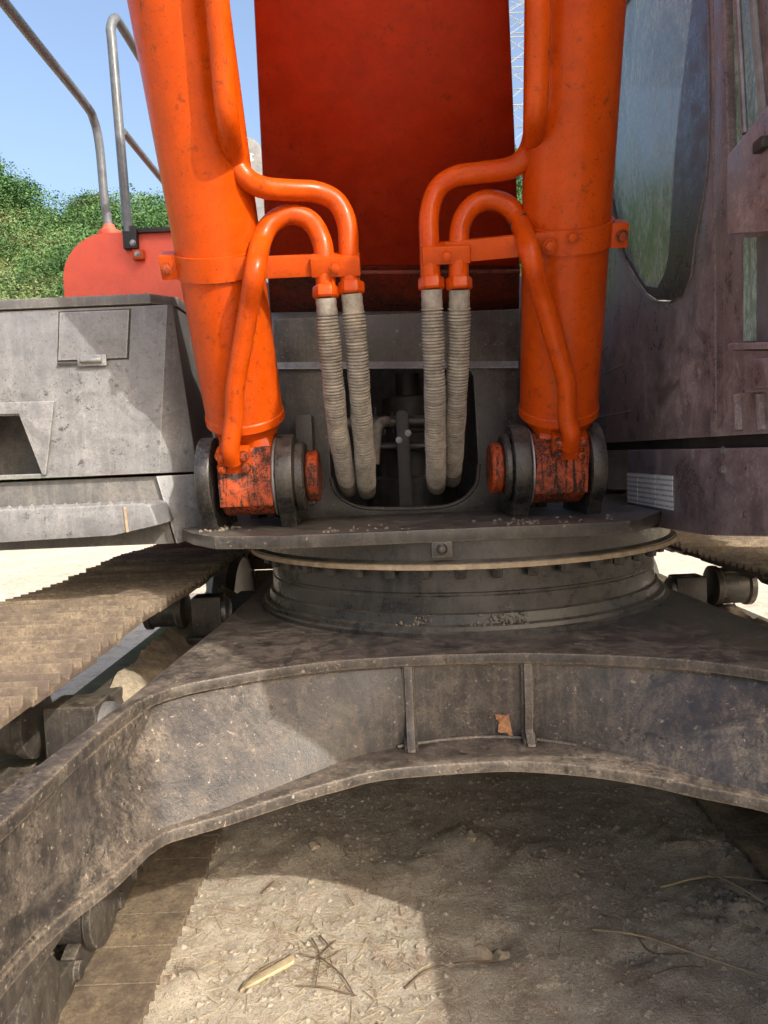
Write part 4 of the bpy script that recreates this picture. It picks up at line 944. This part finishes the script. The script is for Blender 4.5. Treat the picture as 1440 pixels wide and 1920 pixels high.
# stones one can pick out
def stone(px, py, r, label):
    p = atZ(px, py, 0); m = M(); m.lathe((p.x, p.y, gz(p.x, p.y)-.25*r), (random.uniform(-.2, .2), random.uniform(-.2, .2), 1), [(0, r*.5), (r*.3, r), (r*.8, r*.9), (r*1.2, r*.4)], 9)
    m.v = [v+Vector((noise.noise(v*40), noise.noise(v*40+Vector((5, 0, 0))), noise.noise(v*40+Vector((0, 5, 0)))))*r*.45 for v in m.v]
    tag(build('stone', m, DIRT, None, 0, 25), label, 'stone')
stone(885, 1590, .03, 'pale stone in the dark soil under the middle of the frame')
stone(940, 1782, .035, 'dark stone in the hollow right of the sunlit patch')
stone(905, 1775, .03, 'light stone at the near side of the hollow')
stone(590, 1600, .025, 'dirt lump in the shade above the sunlit patch')
dm = M()
for i in range(80):
    q = atZ(random.gauss(1370, 45), random.gauss(1722, 18), 0); s = random.uniform(.004, .018)
    o2 = Vector((q.x, q.y, gz(q.x, q.y)-.4*s))
    dm.lathe(o2, (random.uniform(-.6, .6), random.uniform(-.6, .6), 1), [(0, s*.5), (s*.4, s), (s*.9, s*.8), (s*1.2, s*.3)], 6)
tag(build('rubble', dm, paint('dark_rubble', (.16, .145, .13), dust_amt=.8, rough=.9, chips=0), None, 0, 25), 'heap of dark rubble in the shade at the right', None, None, 'stuff')
# gravel and straw (nobody could count it)
def scatter_gravel(N):
    base = np.array([(1, 0, 0), (0, 1, 0), (-1, 0, 0), (0, -1, 0), (0, 0, .8), (0, 0, -.8)]); fc = [(0, 1, 4), (1, 2, 4), (2, 3, 4), (3, 0, 4), (1, 0, 5), (2, 1, 5), (3, 2, 5), (0, 3, 5)]
    V = []; Fc = []
    for i in range(N):
        y = random.uniform(1.5, 4.2)**1.0; x = random.uniform(-.75, .8)*y
        s = .0016+.013*random.random()**9; z = gz(x, y)
        a = random.uniform(0, 6.28); c_, s_ = math.cos(a), math.sin(a); k2 = len(V)
        for b in base:
            q = b*s*np.array([random.uniform(.7, 1.4), random.uniform(.7, 1.3), random.uniform(.6, 1)])
            V.append((x+q[0]*c_-q[1]*s_, y+q[0]*s_+q[1]*c_, z+q[2]+s*.2))
        Fc += [tuple(k2+j for j in f) for f in fc]
    me = bpy.data.meshes.new('gravel'); me.from_pydata(V, [], Fc); me.materials.append(GROUND); o = bpy.data.objects.new('gravel', me); COL.objects.link(o); o['kind'] = 'stuff'; o['label'] = 'loose gravel and crumbs of soil over the ground'
scatter_gravel(26000)
V = []; Fc = []
for i in range(900):
    if random.random() < .5: q = atZ(random.gauss(600, 150), random.gauss(1800, 90), 0); x, y = q.x, q.y
    else: y = random.uniform(1.6, 3.6); x = random.uniform(-.7, .7)*y
    if y < 1.2 or y > 5: continue
    a = random.uniform(0, 6.28); l = .008+.04*random.random()**2; wd = random.uniform(.0006, .0013); z = gz(x, y)+.004
    d = Vector((math.cos(a), math.sin(a), random.uniform(-.05, .15)))*l; s = Vector((-math.sin(a), math.cos(a), 0))*wd; u = Vector((0, 0, wd*1.5)); c = Vector((x, y, z)); k2 = len(V)
    V += [c-d-s, c-d+s, c-d+u, c+d-s, c+d+s, c+d+u]; Fc += [(k2, k2+3, k2+4, k2+1), (k2+1, k2+4, k2+5, k2+2), (k2+2, k2+5, k2+3, k2), (k2, k2+1, k2+2), (k2+3, k2+5, k2+4)]
me = bpy.data.meshes.new('straw'); me.from_pydata([tuple(v) for v in V], [], Fc); me.materials.append(STRAWM); o = bpy.data.objects.new('straw', me); COL.objects.link(o); o['kind'] = 'stuff'; o['label'] = 'scattered bits of dry straw on the soil'
